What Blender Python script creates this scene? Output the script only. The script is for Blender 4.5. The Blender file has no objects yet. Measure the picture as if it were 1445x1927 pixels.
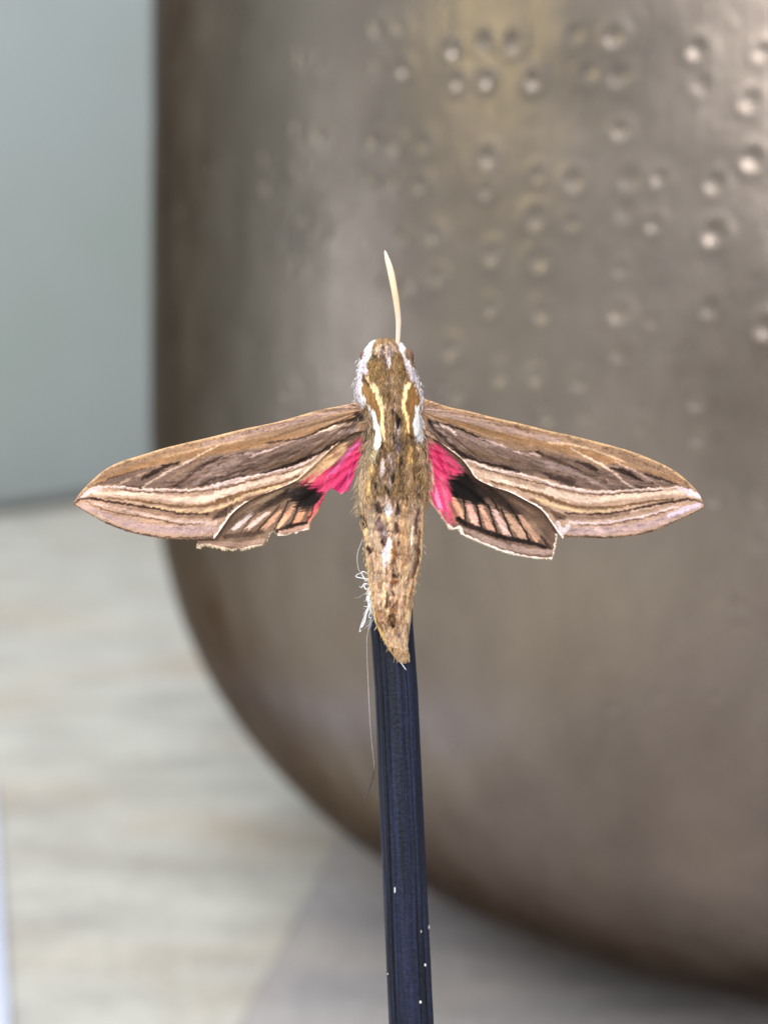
import bpy, math
import numpy as np
from mathutils import Matrix, Vector

# ------------------------------------------------------------------ camera
F, CX, CY = 2696.0, 722.5, 963.5           # focal length and centre in photo pixels
PITCH, CAM_H = 0.16, 0.20                  # radians down, metres above the floor
scene = bpy.context.scene
coll = scene.collection
cam_data = bpy.data.cameras.new('camera')
cam = bpy.data.objects.new('camera', cam_data); coll.objects.link(cam)
cam.location = (0, 0, CAM_H)
cam.rotation_euler = (math.pi/2 - PITCH, 0, 0)
cam_data.sensor_fit = 'HORIZONTAL'; cam_data.sensor_width = 36
cam_data.lens = 36*F/1445
cam_data.clip_start = 0.01; cam_data.clip_end = 50
cam_data.dof.use_dof = True
cam_data.dof.focus_distance = 0.1585
cam_data.dof.aperture_fstop = 20
scene.camera = cam
scene.render.resolution_x, scene.render.resolution_y = 767, 1024

# ------------------------------------------------------------------ light
world = bpy.data.worlds.new('World'); scene.world = world
world.use_nodes = True
bg = world.node_tree.nodes['Background']
bg.inputs[0].default_value = (0.92, 0.97, 1.0, 1); bg.inputs[1].default_value = 0.62
scene.view_settings.view_transform = 'Standard'
scene.view_settings.look = 'None'
scene.view_settings.exposure = 0.0
scene.view_settings.gamma = 1.0

def area_lamp(name, loc, target, sx, sy, watts, color):
    l = bpy.data.lights.new(name, 'AREA'); l.shape = 'RECTANGLE'; l.size = sx; l.size_y = sy
    l.energy = watts; l.color = color
    o = bpy.data.objects.new(name, l); coll.objects.link(o)
    o.location = loc
    o.rotation_euler = (Vector(target)-Vector(loc)).to_track_quat('-Z', 'Y').to_euler()
    return o
MOTH_AT = (0.0, 0.158, 0.175)
area_lamp('left_window', (-1.20, -0.05, 1.35), (0.0, 0.40, 0.25), 0.9, 0.6, 12.0, (0.97, 0.99, 1.0))
area_lamp('wall_fill', (-0.30, 1.00, 0.85), (-0.25, 1.25, 0.35), 0.6, 0.2, 1.6, (0.97, 0.99, 1.0))  # added lamp out of view, makes the wall fade darker downwards
area_lamp('key_light', (-0.12, -1.00, 1.00), MOTH_AT, 1.1, 0.8, 21.0, (1.0, 0.975, 0.96))  # broad soft lamp above and behind the camera
area_lamp('overhead_fill', (-0.25, -0.10, 1.75), (-0.05, 0.40, 0), 1.3, 1.0, 24.0, (0.97, 0.99, 1.0))  # added overhead lamp, there only to brighten floor and wall

# ------------------------------------------------------------------ helpers
cP, sP = math.cos(PITCH), math.sin(PITCH)
def ray(px, py):                            # photo pixel -> world direction
    x, y = (px-CX)/F, -(py-CY)/F
    return np.array([x, cP + y*sP, -sP + y*cP])
def ground(px, py, z=0.0):
    d = ray(px, py); t = (z-CAM_H)/d[2]
    return np.array([d[0]*t, d[1]*t, z])

def lin(c):
    c = np.asarray(c, float)/255
    return np.where(c <= .04045, c/12.92, ((c+.055)/1.055)**2.4)

def mesh_obj(name, verts, faces, mat=None, parent=None, cols=None, smooth=True):
    me = bpy.data.meshes.new(name)
    verts = np.asarray(verts, np.float32)
    me.vertices.add(len(verts)); me.vertices.foreach_set('co', verts.ravel())
    if isinstance(faces, np.ndarray):
        k = faces.shape[1]; n = len(faces)
        me.loops.add(n*k); me.loops.foreach_set('vertex_index', faces.astype(np.int32).ravel())
        me.polygons.add(n); me.polygons.foreach_set('loop_start', np.arange(0, n*k, k, dtype=np.int32))
    else:
        lens = np.array([len(f) for f in faces]); n = len(faces)
        flat = np.concatenate([np.asarray(f) for f in faces]).astype(np.int32)
        me.loops.add(len(flat)); me.loops.foreach_set('vertex_index', flat)
        me.polygons.add(n); me.polygons.foreach_set('loop_start', np.r_[0, np.cumsum(lens)[:-1]].astype(np.int32))
    me.polygons.foreach_set('use_smooth', np.full(n, smooth))
    me.update(calc_edges=True); me.validate()
    if cols is not None:
        a = me.color_attributes.new('Col', 'FLOAT_COLOR', 'POINT')
        c = np.ones((len(verts), 4), np.float32); c[:, :3] = cols
        a.data.foreach_set('color', c.ravel())
    o = bpy.data.objects.new(name, me); coll.objects.link(o)
    if mat: me.materials.append(mat)
    if parent: o.parent = parent
    return o
def tag(o, label=None, cat=None, kind=None, group=None):
    if label: o['label'] = label
    if cat: o['category'] = cat
    if kind: o['kind'] = kind
    if group: o['group'] = group
    return o
def grid_faces(n, m, wrap=False):           # n rows, m columns
    mm = m if wrap else m-1
    i, j = np.meshgrid(np.arange(n-1), np.arange(mm), indexing='ij')
    j2 = (j+1) % m
    return np.stack([i*m+j, i*m+j2, (i+1)*m+j2, (i+1)*m+j], -1).reshape(-1, 4)

_tabs = {}
def vnoise(x, y, seed=0):                   # smooth value noise, 0..1
    if seed not in _tabs: _tabs[seed] = np.random.default_rng(1000+seed).random((256, 256))
    T = _tabs[seed]
    xi, yi = np.floor(x).astype(int), np.floor(y).astype(int)
    fx, fy = x-xi, y-yi; fx = fx*fx*(3-2*fx); fy = fy*fy*(3-2*fy)
    a = T[xi & 255, yi & 255]; b = T[(xi+1) & 255, yi & 255]
    c = T[xi & 255, (yi+1) & 255]; d = T[(xi+1) & 255, (yi+1) & 255]
    return (a*(1-fx)+b*fx)*(1-fy)+(c*(1-fx)+d*fx)*fy
def smoothstep(a, b, x):
    t = np.clip((x-a)/(b-a), 0, 1); return t*t*(3-2*t)

def spline(pts, n=None, ws=None):           # Catmull-Rom through the points
    p = np.asarray(pts, float)
    if len(p) < 3:
        t = np.linspace(0, 1, n or 8)[:, None]
        return p[0]*(1-t)+p[-1]*t
    q = np.vstack([2*p[0]-p[1], p, 2*p[-1]-p[-2]])
    out = []
    k = 6
    for i in range(1, len(q)-2):
        t = np.linspace(0, 1, k, endpoint=False)[:, None]
        out.append(.5*((2*q[i])+(-q[i-1]+q[i+1])*t+(2*q[i-1]-5*q[i]+4*q[i+1]-q[i+2])*t**2+(-q[i-1]+3*q[i]-3*q[i+1]+q[i+2])*t**3))
    out.append(p[-1:]); return np.vstack(out)
def resample(p, n):
    p = np.asarray(p, float); s = np.r_[0, np.cumsum(np.hypot(*np.diff(p[:, :2], axis=0).T))]
    t = np.linspace(0, s[-1], n)
    return np.stack([np.interp(t, s, p[:, k]) for k in range(p.shape[1])], 1)

class Canvas:                               # scale and fur pigment, painted in moth coordinates
    def __init__(s, x0, y0, x1, y1, base, warp=1.5, seed=0):
        s.x0, s.y0 = x0, y0
        s.X, s.Y = np.meshgrid(np.arange(x0, x1+1, dtype=float), np.arange(y0, y1+1, dtype=float))
        s.rgb = np.ones(s.X.shape+(3,))*np.array(base, float)
        s.h = np.zeros(s.X.shape)
        s.seed = seed
        s.WX = s.X+warp*2*(vnoise(s.X/5, s.Y/5, seed+1)-.5)+warp*(vnoise(s.X/2, s.Y/2, seed+2)-.5)
        s.WY = s.Y+warp*2*(vnoise(s.X/5, s.Y/5, seed+3)-.5)+warp*(vnoise(s.X/2, s.Y/2, seed+4)-.5)
        s.N = vnoise(s.X/3, s.Y/3, seed+5)*.6+vnoise(s.X/9, s.Y/9, seed+6)*.4
    def _win(s, x0, x1, y0, y1):
        a = max(0, int(x0-s.x0)); b = min(s.X.shape[1], int(x1-s.x0)+2)
        c = max(0, int(y0-s.y0)); d = min(s.X.shape[0], int(y1-s.y0)+2)
        return slice(c, max(c, d)), slice(a, max(a, b))
    def stroke(s, pts, col, w, op=.9, soft=None, h=0, nz=.5):
        pts = np.asarray(pts, float)
        ws = np.atleast_1d(np.asarray(w, float))
        P = spline(pts) if len(pts) > 1 else np.vstack([pts, pts+.01])
        W = np.interp(np.linspace(0, 1, len(P)), np.linspace(0, 1, max(2, len(ws))), ws if len(ws) > 1 else np.r_[ws, ws])/2
        m = W.max()*2+6
        sl = s._win(P[:, 0].min()-m, P[:, 0].max()+m, P[:, 1].min()-m, P[:, 1].max()+m)
        X, Y = s.WX[sl], s.WY[sl]
        if X.size == 0: return
        best = np.full(X.shape, 1e9); bw = np.ones(X.shape); 
        for i in range(len(P)-1):
            a, b = P[i], P[i+1]; d = b-a; L = max(1e-9, d@d)
            t = np.clip(((X-a[0])*d[0]+(Y-a[1])*d[1])/L, 0, 1)
            q = np.hypot(X-a[0]-t*d[0], Y-a[1]-t*d[1]); ww = W[i]*(1-t)+W[i+1]*t
            e = q-ww; k = e < best; best = np.where(k, e, best)
        sf = soft if soft is not None else max(1.2, .3*W.max()*2)
        al = op*smoothstep(sf*.5, -sf*.5, best)
        al = np.clip(al*(1-nz*.5+nz*s.N[sl]), 0, 1)
        s.rgb[sl] += (np.array(col, float)-s.rgb[sl])*al[..., None]
        if h: s.h[sl] += h*smoothstep(sf*.5, -sf*.5, best)
    def fill(s, poly, col, op=1, soft=2.5, nz=.15):
        P = np.asarray(poly, float)
        sl = s._win(P[:, 0].min()-6, P[:, 0].max()+6, P[:, 1].min()-6, P[:, 1].max()+6)
        X, Y = s.WX[sl], s.WY[sl]; ins = np.zeros(X.shape, bool); best = np.full(X.shape, 1e9)
        Q = np.roll(P, -1, 0)
        for a, b in zip(P, Q):
            c = ((a[1] > Y) != (b[1] > Y))
            with np.errstate(divide='ignore', invalid='ignore'):
                xi = (b[0]-a[0])*(Y-a[1])/(b[1]-a[1]+1e-12)+a[0]
            ins ^= c & (X < xi)
            d = b-a; L = max(1e-9, d@d); t = np.clip(((X-a[0])*d[0]+(Y-a[1])*d[1])/L, 0, 1)
            best = np.minimum(best, np.hypot(X-a[0]-t*d[0], Y-a[1]-t*d[1]))
        sd = np.where(ins, -best, best)
        al = np.clip(op*smoothstep(soft, -soft, sd)*(1-nz*.5+nz*s.N[sl]), 0, 1)
        s.rgb[sl] += (np.array(col, float)-s.rgb[sl])*al[..., None]
    def grain(s, n, amp, tint=(1, .95, .9)):
        s.rgb *= 1+(amp*(n-.5)*2)[..., None]*np.array(tint)
    def smear(s, dx, dy):                    # shift pigment along the lie of the scales, unevenly
        A = s.sample(s.X+dx, s.Y+dy); s.rgb = A.copy()
    def sample(s, x, y, what='rgb'):
        A = s.rgb if what == 'rgb' else s.h
        u = np.clip(x-s.x0, 0, A.shape[1]-1.001); v = np.clip(y-s.y0, 0, A.shape[0]-1.001)
        i, j = v.astype(int), u.astype(int); fv, fu = v-i, u-j
        if A.ndim == 3: fv, fu = fv[..., None], fu[..., None]
        return (A[i, j]*(1-fu)+A[i, j+1]*fu)*(1-fv)+(A[i+1, j]*(1-fu)+A[i+1, j+1]*fu)*fv

# ------------------------------------------------------------------ materials
def new_mat(name):
    m = bpy.data.materials.new(name); m.use_nodes = True
    nt = m.node_tree; return m, nt, nt.nodes['Principled BSDF']
def N(nt, t, **kw):
    n = nt.nodes.new(t)
    for k, v in kw.items():
        if k in n.inputs: n.inputs[k].default_value = v
        else: setattr(n, k, v)
    return n
def obj_coords(nt, scale=(1, 1, 1), rot=(0, 0, 0)):
    tc = N(nt, 'ShaderNodeTexCoord'); mp = N(nt, 'ShaderNodeMapping')
    mp.inputs['Scale'].default_value = scale; mp.inputs['Rotation'].default_value = rot
    nt.links.new(tc.outputs['Object'], mp.inputs[0]); return mp.outputs[0]
ALB = 0.85                                   # pigment brightness against the photographed brightness
def scale_mat(name, rough, noise_scale, bump, stretch=(1, 1, 1), sheen=0.2, spec=.25, var=.25):
    m, nt, b = new_mat(name)
    at = N(nt, 'ShaderNodeAttribute', attribute_name='Col')
    co = obj_coords(nt, stretch)
    no = N(nt, 'ShaderNodeTexNoise', Scale=noise_scale, Detail=4.0, Roughness=.65)
    nt.links.new(co, no.inputs['Vector'])
    mr = N(nt, 'ShaderNodeMapRange'); mr.inputs[1].default_value = .3; mr.inputs[2].default_value = .7
    mr.inputs[3].default_value = ALB*(1-var); mr.inputs[4].default_value = ALB*(1+var)
    nt.links.new(no.outputs['Fac'], mr.inputs[0])
    mx = N(nt, 'ShaderNodeVectorMath', operation='SCALE')
    nt.links.new(at.outputs['Color'], mx.inputs[0]); nt.links.new(mr.outputs[0], mx.inputs['Scale'])
    nt.links.new(mx.outputs[0], b.inputs['Base Color'])
    b.inputs['Roughness'].default_value = rough
    b.inputs['Specular IOR Level'].default_value = spec
    b.inputs['Sheen Weight'].default_value = sheen
    bp = N(nt, 'ShaderNodeBump', Strength=bump, Distance=.0001)
    nt.links.new(no.outputs['Fac'], bp.inputs['Height']); nt.links.new(bp.outputs[0], b.inputs['Normal'])
    return m
M_wing = scale_mat('wing_scales', .7, 5200, .45, sheen=0, spec=.14, var=.2)
M_body = scale_mat('body_scales', .6, 3500, .6, (1, .3, 1), sheen=0, spec=.1, var=.2)
M_fur = scale_mat('fur', .55, 2500, .0, sheen=0, spec=.15, var=.15)
M_ant = scale_mat('antenna_cuticle', .5, 4000, .4, var=.08)

def plain(name, col, rough=.5, metallic=0, spec=.5):
    m, nt, b = new_mat(name)
    no = N(nt, 'ShaderNodeTexNoise', Scale=900.0, Detail=4.0)
    nt.links.new(obj_coords(nt), no.inputs['Vector'])
    mr = N(nt, 'ShaderNodeMapRange'); mr.inputs[3].default_value = .75; mr.inputs[4].default_value = 1.2
    nt.links.new(no.outputs['Fac'], mr.inputs[0])
    mx = N(nt, 'ShaderNodeVectorMath', operation='SCALE'); mx.inputs[0].default_value = lin(col)
    nt.links.new(mr.outputs[0], mx.inputs['Scale']); nt.links.new(mx.outputs[0], b.inputs['Base Color'])
    b.inputs['Roughness'].default_value = rough; b.inputs['Metallic'].default_value = metallic
    b.inputs['Specular IOR Level'].default_value = spec
    return m
M_eye = plain('eye_cuticle', (108, 76, 66), .45)
M_leg = plain('leg_cuticle', (120, 92, 66), .6)
M_lint = plain('lint_fibre', (226, 228, 234), .6)
M_fleck = plain('white_fleck', (215, 215, 210), .6)
M_dark = plain('dark_fibre', (52, 46, 44), .6)
M_board = plain('pale_blue_paint', (186, 192, 214), .6)

# stone floor
def stone_mat(name, c1, c2, c3):
    m, nt, b = new_mat(name)
    co = obj_coords(nt, (1, 2.6, 1), (0, 0, math.radians(24)))
    n1 = N(nt, 'ShaderNodeTexNoise', Scale=17.0, Detail=8.0, Roughness=.6); nt.links.new(co, n1.inputs['Vector'])
    n2 = N(nt, 'ShaderNodeTexNoise', Scale=9.0, Detail=7.0, Roughness=.55); nt.links.new(obj_coords(nt, (1, 1.7, 1), (0, 0, .5)), n2.inputs['Vector'])
    n3 = N(nt, 'ShaderNodeTexNoise', Scale=160.0, Detail=6.0, Roughness=.7); nt.links.new(obj_coords(nt), n3.inputs['Vector'])
    r1 = N(nt, 'ShaderNodeValToRGB'); e = r1.color_ramp.elements
    e[0].position, e[0].color = .34, (*lin(c2), 1); e[1].position, e[1].color = .66, (*lin(c1), 1)
    nt.links.new(n1.outputs['Fac'], r1.inputs[0])
    r2 = N(nt, 'ShaderNodeMapRange'); r2.inputs[1].default_value = .48; r2.inputs[2].default_value = .70; r2.inputs[4].default_value = .7
    nt.links.new(n2.outputs['Fac'], r2.inputs[0])
    mx = N(nt, 'ShaderNodeMix', data_type='RGBA'); nt.links.new(r2.outputs[0], mx.inputs['Factor'])
    nt.links.new(r1.outputs[0], mx.inputs['A']); mx.inputs['B'].default_value = (*lin(c3), 1)
    r3 = N(nt, 'ShaderNodeMapRange'); r3.inputs[1].default_value = .3; r3.inputs[2].default_value = .7; r3.inputs[3].default_value = .85; r3.inputs[4].default_value = 1.1
    nt.links.new(n3.outputs['Fac'], r3.inputs[0])
    sc = N(nt, 'ShaderNodeVectorMath', operation='SCALE'); nt.links.new(mx.outputs['Result'], sc.inputs[0]); nt.links.new(r3.outputs[0], sc.inputs['Scale'])
    nt.links.new(sc.outputs[0], b.inputs['Base Color'])
    b.inputs['Roughness'].default_value = .75; b.inputs['Specular IOR Level'].default_value = .25
    bp = N(nt, 'ShaderNodeBump', Strength=.5, Distance=.004); nt.links.new(n1.outputs['Fac'], bp.inputs['Height'])
    nt.links.new(bp.outputs[0], b.inputs['Normal'])
    return m
M_stoneA = stone_mat('beige_sandstone', (183, 182, 175), (154, 151, 146), (166, 150, 132))
M_stoneB = stone_mat('greyer_stone', (162, 158, 158), (144, 141, 144), (166, 157, 147))  # same stone texture in greyer tones, right of the tone step
M_bed = plain('mortar_bed', (120, 116, 108), .9)

def wall_mat():
    m, nt, b = new_mat('grey_green_wall_paint')
    no = N(nt, 'ShaderNodeTexNoise', Scale=4.0, Detail=4.0); nt.links.new(obj_coords(nt), no.inputs['Vector'])
    r = N(nt, 'ShaderNodeValToRGB'); e = r.color_ramp.elements
    e[0].position, e[0].color = .35, (*lin((152, 161, 158)), 1); e[1].position, e[1].color = .65, (*lin((160, 167, 169)), 1)
    nt.links.new(no.outputs['Fac'], r.inputs[0]); nt.links.new(r.outputs[0], b.inputs['Base Color'])
    b.inputs['Roughness'].default_value = .7
    n2 = N(nt, 'ShaderNodeTexNoise', Scale=300.0); nt.links.new(obj_coords(nt), n2.inputs['Vector'])
    bp = N(nt, 'ShaderNodeBump', Strength=.2, Distance=.001); nt.links.new(n2.outputs['Fac'], bp.inputs['Height']); nt.links.new(bp.outputs[0], b.inputs['Normal'])
    return m
M_wall = wall_mat()

def pot_mat():
    m, nt, b = new_mat('hammered_antique_metal')
    b.inputs['Metallic'].default_value = 1.0
    b.inputs['Specular Tint'].default_value = (.22, .19, .17, 1)
    co = obj_coords(nt)
    n1 = N(nt, 'ShaderNodeTexNoise', Scale=30.0, Detail=9.0, Roughness=.72); nt.links.new(obj_coords(nt, (1, 1, .5)), n1.inputs['Vector'])
    n2 = N(nt, 'ShaderNodeTexNoise', Scale=900.0, Detail=3.0); nt.links.new(obj_coords(nt, (1, 1, .12)), n2.inputs['Vector'])
    n3 = N(nt, 'ShaderNodeTexNoise', Scale=55.0, Detail=4.0, Roughness=.6); nt.links.new(co, n3.inputs['Vector'])
    r = N(nt, 'ShaderNodeValToRGB'); e = r.color_ramp.elements
    e[0].position, e[0].color = .36, (.252, .211, .182, 1); e[1].position, e[1].color = .64, (.335, .283, .246, 1)
    nt.links.new(n1.outputs['Fac'], r.inputs[0]); nt.links.new(r.outputs[0], b.inputs['Base Color'])
    mr = N(nt, 'ShaderNodeMapRange'); mr.inputs[1].default_value = .3; mr.inputs[2].default_value = .7
    mr.inputs[3].default_value = .26; mr.inputs[4].default_value = .36
    nt.links.new(n3.outputs['Fac'], mr.inputs[0]); nt.links.new(mr.outputs[0], b.inputs['Roughness'])
    b1 = N(nt, 'ShaderNodeBump', Strength=.25, Distance=.0003); nt.links.new(n2.outputs['Fac'], b1.inputs['Height'])
    b2 = N(nt, 'ShaderNodeBump', Strength=.35, Distance=.0012); nt.links.new(n3.outputs['Fac'], b2.inputs['Height'])
    nt.links.new(b1.outputs[0], b2.inputs['Normal']); nt.links.new(b2.outputs[0], b.inputs['Normal'])
    return m
M_pot = pot_mat()

def stick_mat():
    m, nt, b = new_mat('blue_black_stained_wood')
    at = N(nt, 'ShaderNodeAttribute', attribute_name='Col')
    no = N(nt, 'ShaderNodeTexNoise', Scale=2600.0, Detail=5.0, Roughness=.6); nt.links.new(obj_coords(nt, (1, 1, .06)), no.inputs['Vector'])
    mr = N(nt, 'ShaderNodeMapRange'); mr.inputs[1].default_value = .3; mr.inputs[2].default_value = .7; mr.inputs[3].default_value = .6; mr.inputs[4].default_value = 1.5
    nt.links.new(no.outputs['Fac'], mr.inputs[0])
    mx = N(nt, 'ShaderNodeVectorMath', operation='SCALE'); nt.links.new(at.outputs['Color'], mx.inputs[0]); nt.links.new(mr.outputs[0], mx.inputs['Scale'])
    nt.links.new(mx.outputs[0], b.inputs['Base Color'])
    b.inputs['Roughness'].default_value = .45; b.inputs['Specular IOR Level'].default_value = .3
    bp = N(nt, 'ShaderNodeBump', Strength=.5, Distance=.0002); nt.links.new(no.outputs['Fac'], bp.inputs['Height']); nt.links.new(bp.outputs[0], b.inputs['Normal'])
    return m
M_stick = stick_mat()

# ------------------------------------------------------------------ floor and wall
def prism(name, poly, z0, z1, mat, parent=None, bevel=0.0):
    n = len(poly)
    v = [(*p[:2], z0) for p in poly]+[(*p[:2], z1) for p in poly]
    f = [list(range(n))[::-1], list(range(n, 2*n))]+[[i, (i+1) % n, n+(i+1) % n, n+i] for i in range(n)]
    o = mesh_obj(name, v, f, mat, parent, smooth=False)
    if bevel:
        b = o.modifiers.new('bevel', 'BEVEL'); b.width = bevel; b.segments = 2
    return o
wa, wb = ground(0, 948), ground(262, 912)    # where the wall meets the floor
wd = (wb-wa)/np.linalg.norm(wb-wa); wn = np.array([-wd[1], wd[0], 0])
W0, W1 = wa-wd*1.2, wa+wd*2.4
floor = prism('floor', [(-1.6, -1.2), (1.9, -1.2), (1.9, 2.6), (-1.6, 2.6)], -.08, -.03, M_bed)
tag(floor, kind='structure')
ja, jb = ground(632, 1590), ground(500, 1840) # line where the floor stone turns greyer
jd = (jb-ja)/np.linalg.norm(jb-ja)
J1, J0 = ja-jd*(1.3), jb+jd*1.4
def far(p, t): return p+wn*t
gap = np.array([.0001, 0, 0])
slabA = prism('stone_slab', [W0+wn*.02, J0*0+np.array([-1.5, -1.0, 0]), J0-gap, J1-gap], -.029, 0, M_stoneA, floor, .0002)
slabA['label'] = 'pale beige stone slab'
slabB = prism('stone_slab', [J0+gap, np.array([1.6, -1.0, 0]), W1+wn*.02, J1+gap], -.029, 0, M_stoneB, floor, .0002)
slabB['label'] = 'greyer part of the stone floor under the metal pot'
wall = prism('wall', [W0, W1, W1+wn*.1, W0+wn*.1], 0.0, 1.6, M_wall)
tag(wall, kind='structure')

# pale blue board lying flat, its edge just inside the picture
e0, e1 = ground(0, 1650, .002), ground(19, 1927, .002)
ed = (e1-e0)/np.linalg.norm(e1-e0); en = np.array([ed[1], -ed[0], 0]); en = en if en[0] < 0 else -en
bo = [e0-ed*.10, e1+ed*.10, e1+ed*.10+en*.035, e0-ed*.10+en*.035]
board = prism('painted_board', bo, 0, .002, M_board, bevel=.0005)
tag(board, 'thin pale blue board lying on the beige stone', 'board')

# ------------------------------------------------------------------ hammered metal pot
S = .8
AX, AY, R_, RB, ZB, NE, ME, FL = .1822*S, .5935*S, .2759*S, .0774*S, .1992*S, 2.0003, 2.4386, -.0324
ZTOP = .36
def pot_profile():
    a = np.linspace(0, np.pi/2, 400)
    r = RB+(R_-RB)*np.sin(a)**(2/NE); z = ZB*(1-np.cos(a)**(2/ME))
    z2 = np.linspace(ZB, ZTOP, 200)[1:]
    return resample(np.stack([np.r_[r, R_+FL*(z2-ZB)], np.r_[z, z2]], 1), 620)
prof = pot_profile()
# finer columns on the side that faces the moth
ang_view = np.linspace(math.radians(178), math.radians(300), 900)
ang_rest = np.linspace(math.radians(300), math.radians(538), 160)[1:-1]
ANG = np.r_[ang_view, ang_rest]
PX = AX+prof[:, :1]*np.cos(ANG); PY = AY+prof[:, :1]*np.sin(ANG); PZ = prof[:, 1:]+0*PX
tg = np.gradient(prof, axis=0); nr, nz_ = tg[:, 1], -tg[:, 0]; nl = np.hypot(nr, nz_); nr, nz_ = nr/nl, nz_/nl
NX, NY, NZ = nr[:, None]*np.cos(ANG), nr[:, None]*np.sin(ANG), nz_[:, None]+0*PX
# dimple positions: seen in the photograph, cast onto the pot
c2 = [(322,75),(390,75),(325,180),(398,195),(100,165),(150,175),(540,140),(625,115),(712,120),(550,230),(635,225),(768,230),(890,100),(1000,105),(925,205),(1015,220),(1243,140),(1430,150),(1255,245),(1395,290),(1020,375),(90,380),(152,385),(315,400),(380,415),(465,415),(640,450),(95,485),(150,495),(315,510),(380,520),(450,530),(632,545),(785,500),(885,520),(1045,515),(1133,510),(1293,525),(1400,455),(775,625),(880,640),(1035,610),(1120,645),(1290,670),(400,680),(490,675),(118,645),(175,665),(648,730),(785,745),(1025,775),(495,795),(65,775),(345,810),(400,830),(648,885),(790,900),(1015,900),(1115,920),(1278,885),(1440,940),(535,1005),(1020,1015)]
c3 = [(465,305),(600,310),(755,330),(310,370),(1185,395),(640,455),(775,450),(990,495),(1190,530),(1255,755),(1430,755),(1230,915),(1415,915),(1035,885),(690,985),(350,1110),(490,1180),(390,1260),(510,1305),(405,1380),(520,1450),(700,1450),(1335,1140),(1340,1215),(1250,1480),(1350,1600),(1050,1465)]
dim = [(500+x/1.529, y/1.529) for x, y in c2]+[(700+x/1.94, 550+y/1.94) for x, y in c3]
dim += [(400, 320), (340, 400), (388, 420), (505, 360), (560, 505), (470, 90), (380, 60), (330, 130), (500, 300), (545, 740), (640, 870), (880, 1120), (560, 1190), (640, 1130), (1150, 1330), (1260, 1440), (1420, 1500)]
def cast_pot(px, py):
    d = ray(px, py); best = None
    for t in np.linspace(.2, .75, 700):
        p = np.array([0, 0, CAM_H])+d*t
        rr = math.hypot(p[0]-AX, p[1]-AY)
        if p[2] < 0: return None
        if rr < np.interp(p[2], prof[:, 1], prof[:, 0]): return p
    return None
disp = np.zeros(PX.shape)
rng = np.random.default_rng(5)
hits = []
for q in dim:
    p = cast_pot(*q)
    if p is not None: hits.append((p, (1.6 if q[0] < 1050 else 1.0) if q[1] < 1000 else .7, q))
for k in range(150):                         # the rest of the wall, out of this view
    a = rng.uniform(math.radians(300), math.radians(530)); z = rng.uniform(.12, .34); r = np.interp(z, prof[:, 1], prof[:, 0])
    hits.append((np.array([AX+r*math.cos(a), AY+r*math.sin(a), z]), 1.0, None))
for p, s_, q in hits:
    i0 = np.argmin(abs(prof[:, 1]-p[2])+abs(prof[:, 0]-math.hypot(p[0]-AX, p[1]-AY)))
    sl = slice(max(0, i0-14), i0+15)
    d2 = (PX[sl]-p[0])**2+(PY[sl]-p[1])**2+(PZ[sl]-p[2])**2
    sg = .00132*rng.uniform(.8, 1.15); dp = s_*rng.uniform(.00014, .00030)
    disp[sl] += -dp*np.exp(-d2/sg**2)+.45*dp*np.exp(-((np.sqrt(d2)-1.9*sg)/(.7*sg))**2)
# slow unevenness of beaten sheet
th = ANG[None, :]+0*PX
disp += .0011*(vnoise(th*7, PZ*30, 31)-.5)*(vnoise(th*3, PZ*9, 33))+.0007*(vnoise(th*22, PZ*60, 32)-.5)*.5
disp *= np.clip(prof[:, 1:]/.01, 0, 1)
V = np.stack([PX+NX*disp, PY+NY*disp, PZ+NZ*disp], -1).reshape(-1, 3)
nrow, ncol = PX.shape
pot = bpy.data.objects.new('metal_pot', None); coll.objects.link(pot); pot.location = (AX, AY, 0)
tag(pot, 'large hammered bronze-grey metal pot with dimples standing on the stone', 'pot')
O = np.array([AX, AY, 0])
mesh_obj('pot_wall', V-O, grid_faces(nrow, ncol, True), M_pot, pot)
def lathe(name, rz, seg, mat, parent):
    rz = np.asarray(rz, float); a = np.linspace(0, 2*np.pi, seg, endpoint=False)
    v = np.stack([rz[:, :1]*np.cos(a), rz[:, :1]*np.sin(a), rz[:, 1:]+0*a], -1).reshape(-1, 3)
    return mesh_obj(name, v, grid_faces(len(rz), seg, True), mat, parent)
rt = prof[-1, 0]
lathe('rim', [(rt-.004, ZTOP-.006), (rt-.004, ZTOP+.002), (rt-.001, ZTOP+.005), (rt+.004, ZTOP+.005), (rt+.006, ZTOP+.001), (rt+.005, ZTOP-.004), (rt-.002, ZTOP-.006)], 128, M_pot, pot)
inn = prof[::20].copy(); inn[:, 0] = np.maximum(inn[:, 0]-.004, .001); inn[:, 1] = np.maximum(inn[:, 1], .004)
lathe('inner_wall', inn, 128, M_pot, pot)
lathe('base', [(.0005, .0005), (RB*.5, .0005), (RB+.0005, .0002)], 96, M_pot, pot)

# lamps whose soft reflections the beaten metal shows
def mirror_lamp(name, px, py, dist, sx, sy, watts, color, up=0.0):
    p = cast_pot(px, py); d = ray(px, py); d /= np.linalg.norm(d)
    i0 = np.argmin(abs(prof[:, 1]-p[2])+abs(prof[:, 0]-math.hypot(p[0]-AX, p[1]-AY)))
    a_ = math.atan2(p[1]-AY, p[0]-AX); n = np.array([nr[i0]*math.cos(a_), nr[i0]*math.sin(a_), nz_[i0]])
    r = d-2*(d @ n)*n; q = p+r*dist+np.array([0, 0, up])
    return area_lamp(name, tuple(q), tuple(p), sx, sy, watts, color)
mirror_lamp('warm_lamp', 930, 55, .9, .10, .04, .22, (1.0, .88, .42))
mirror_lamp('window_strip', 662, 600, .9, .05, .20, .22, (.86, .92, 1.0))

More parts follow.
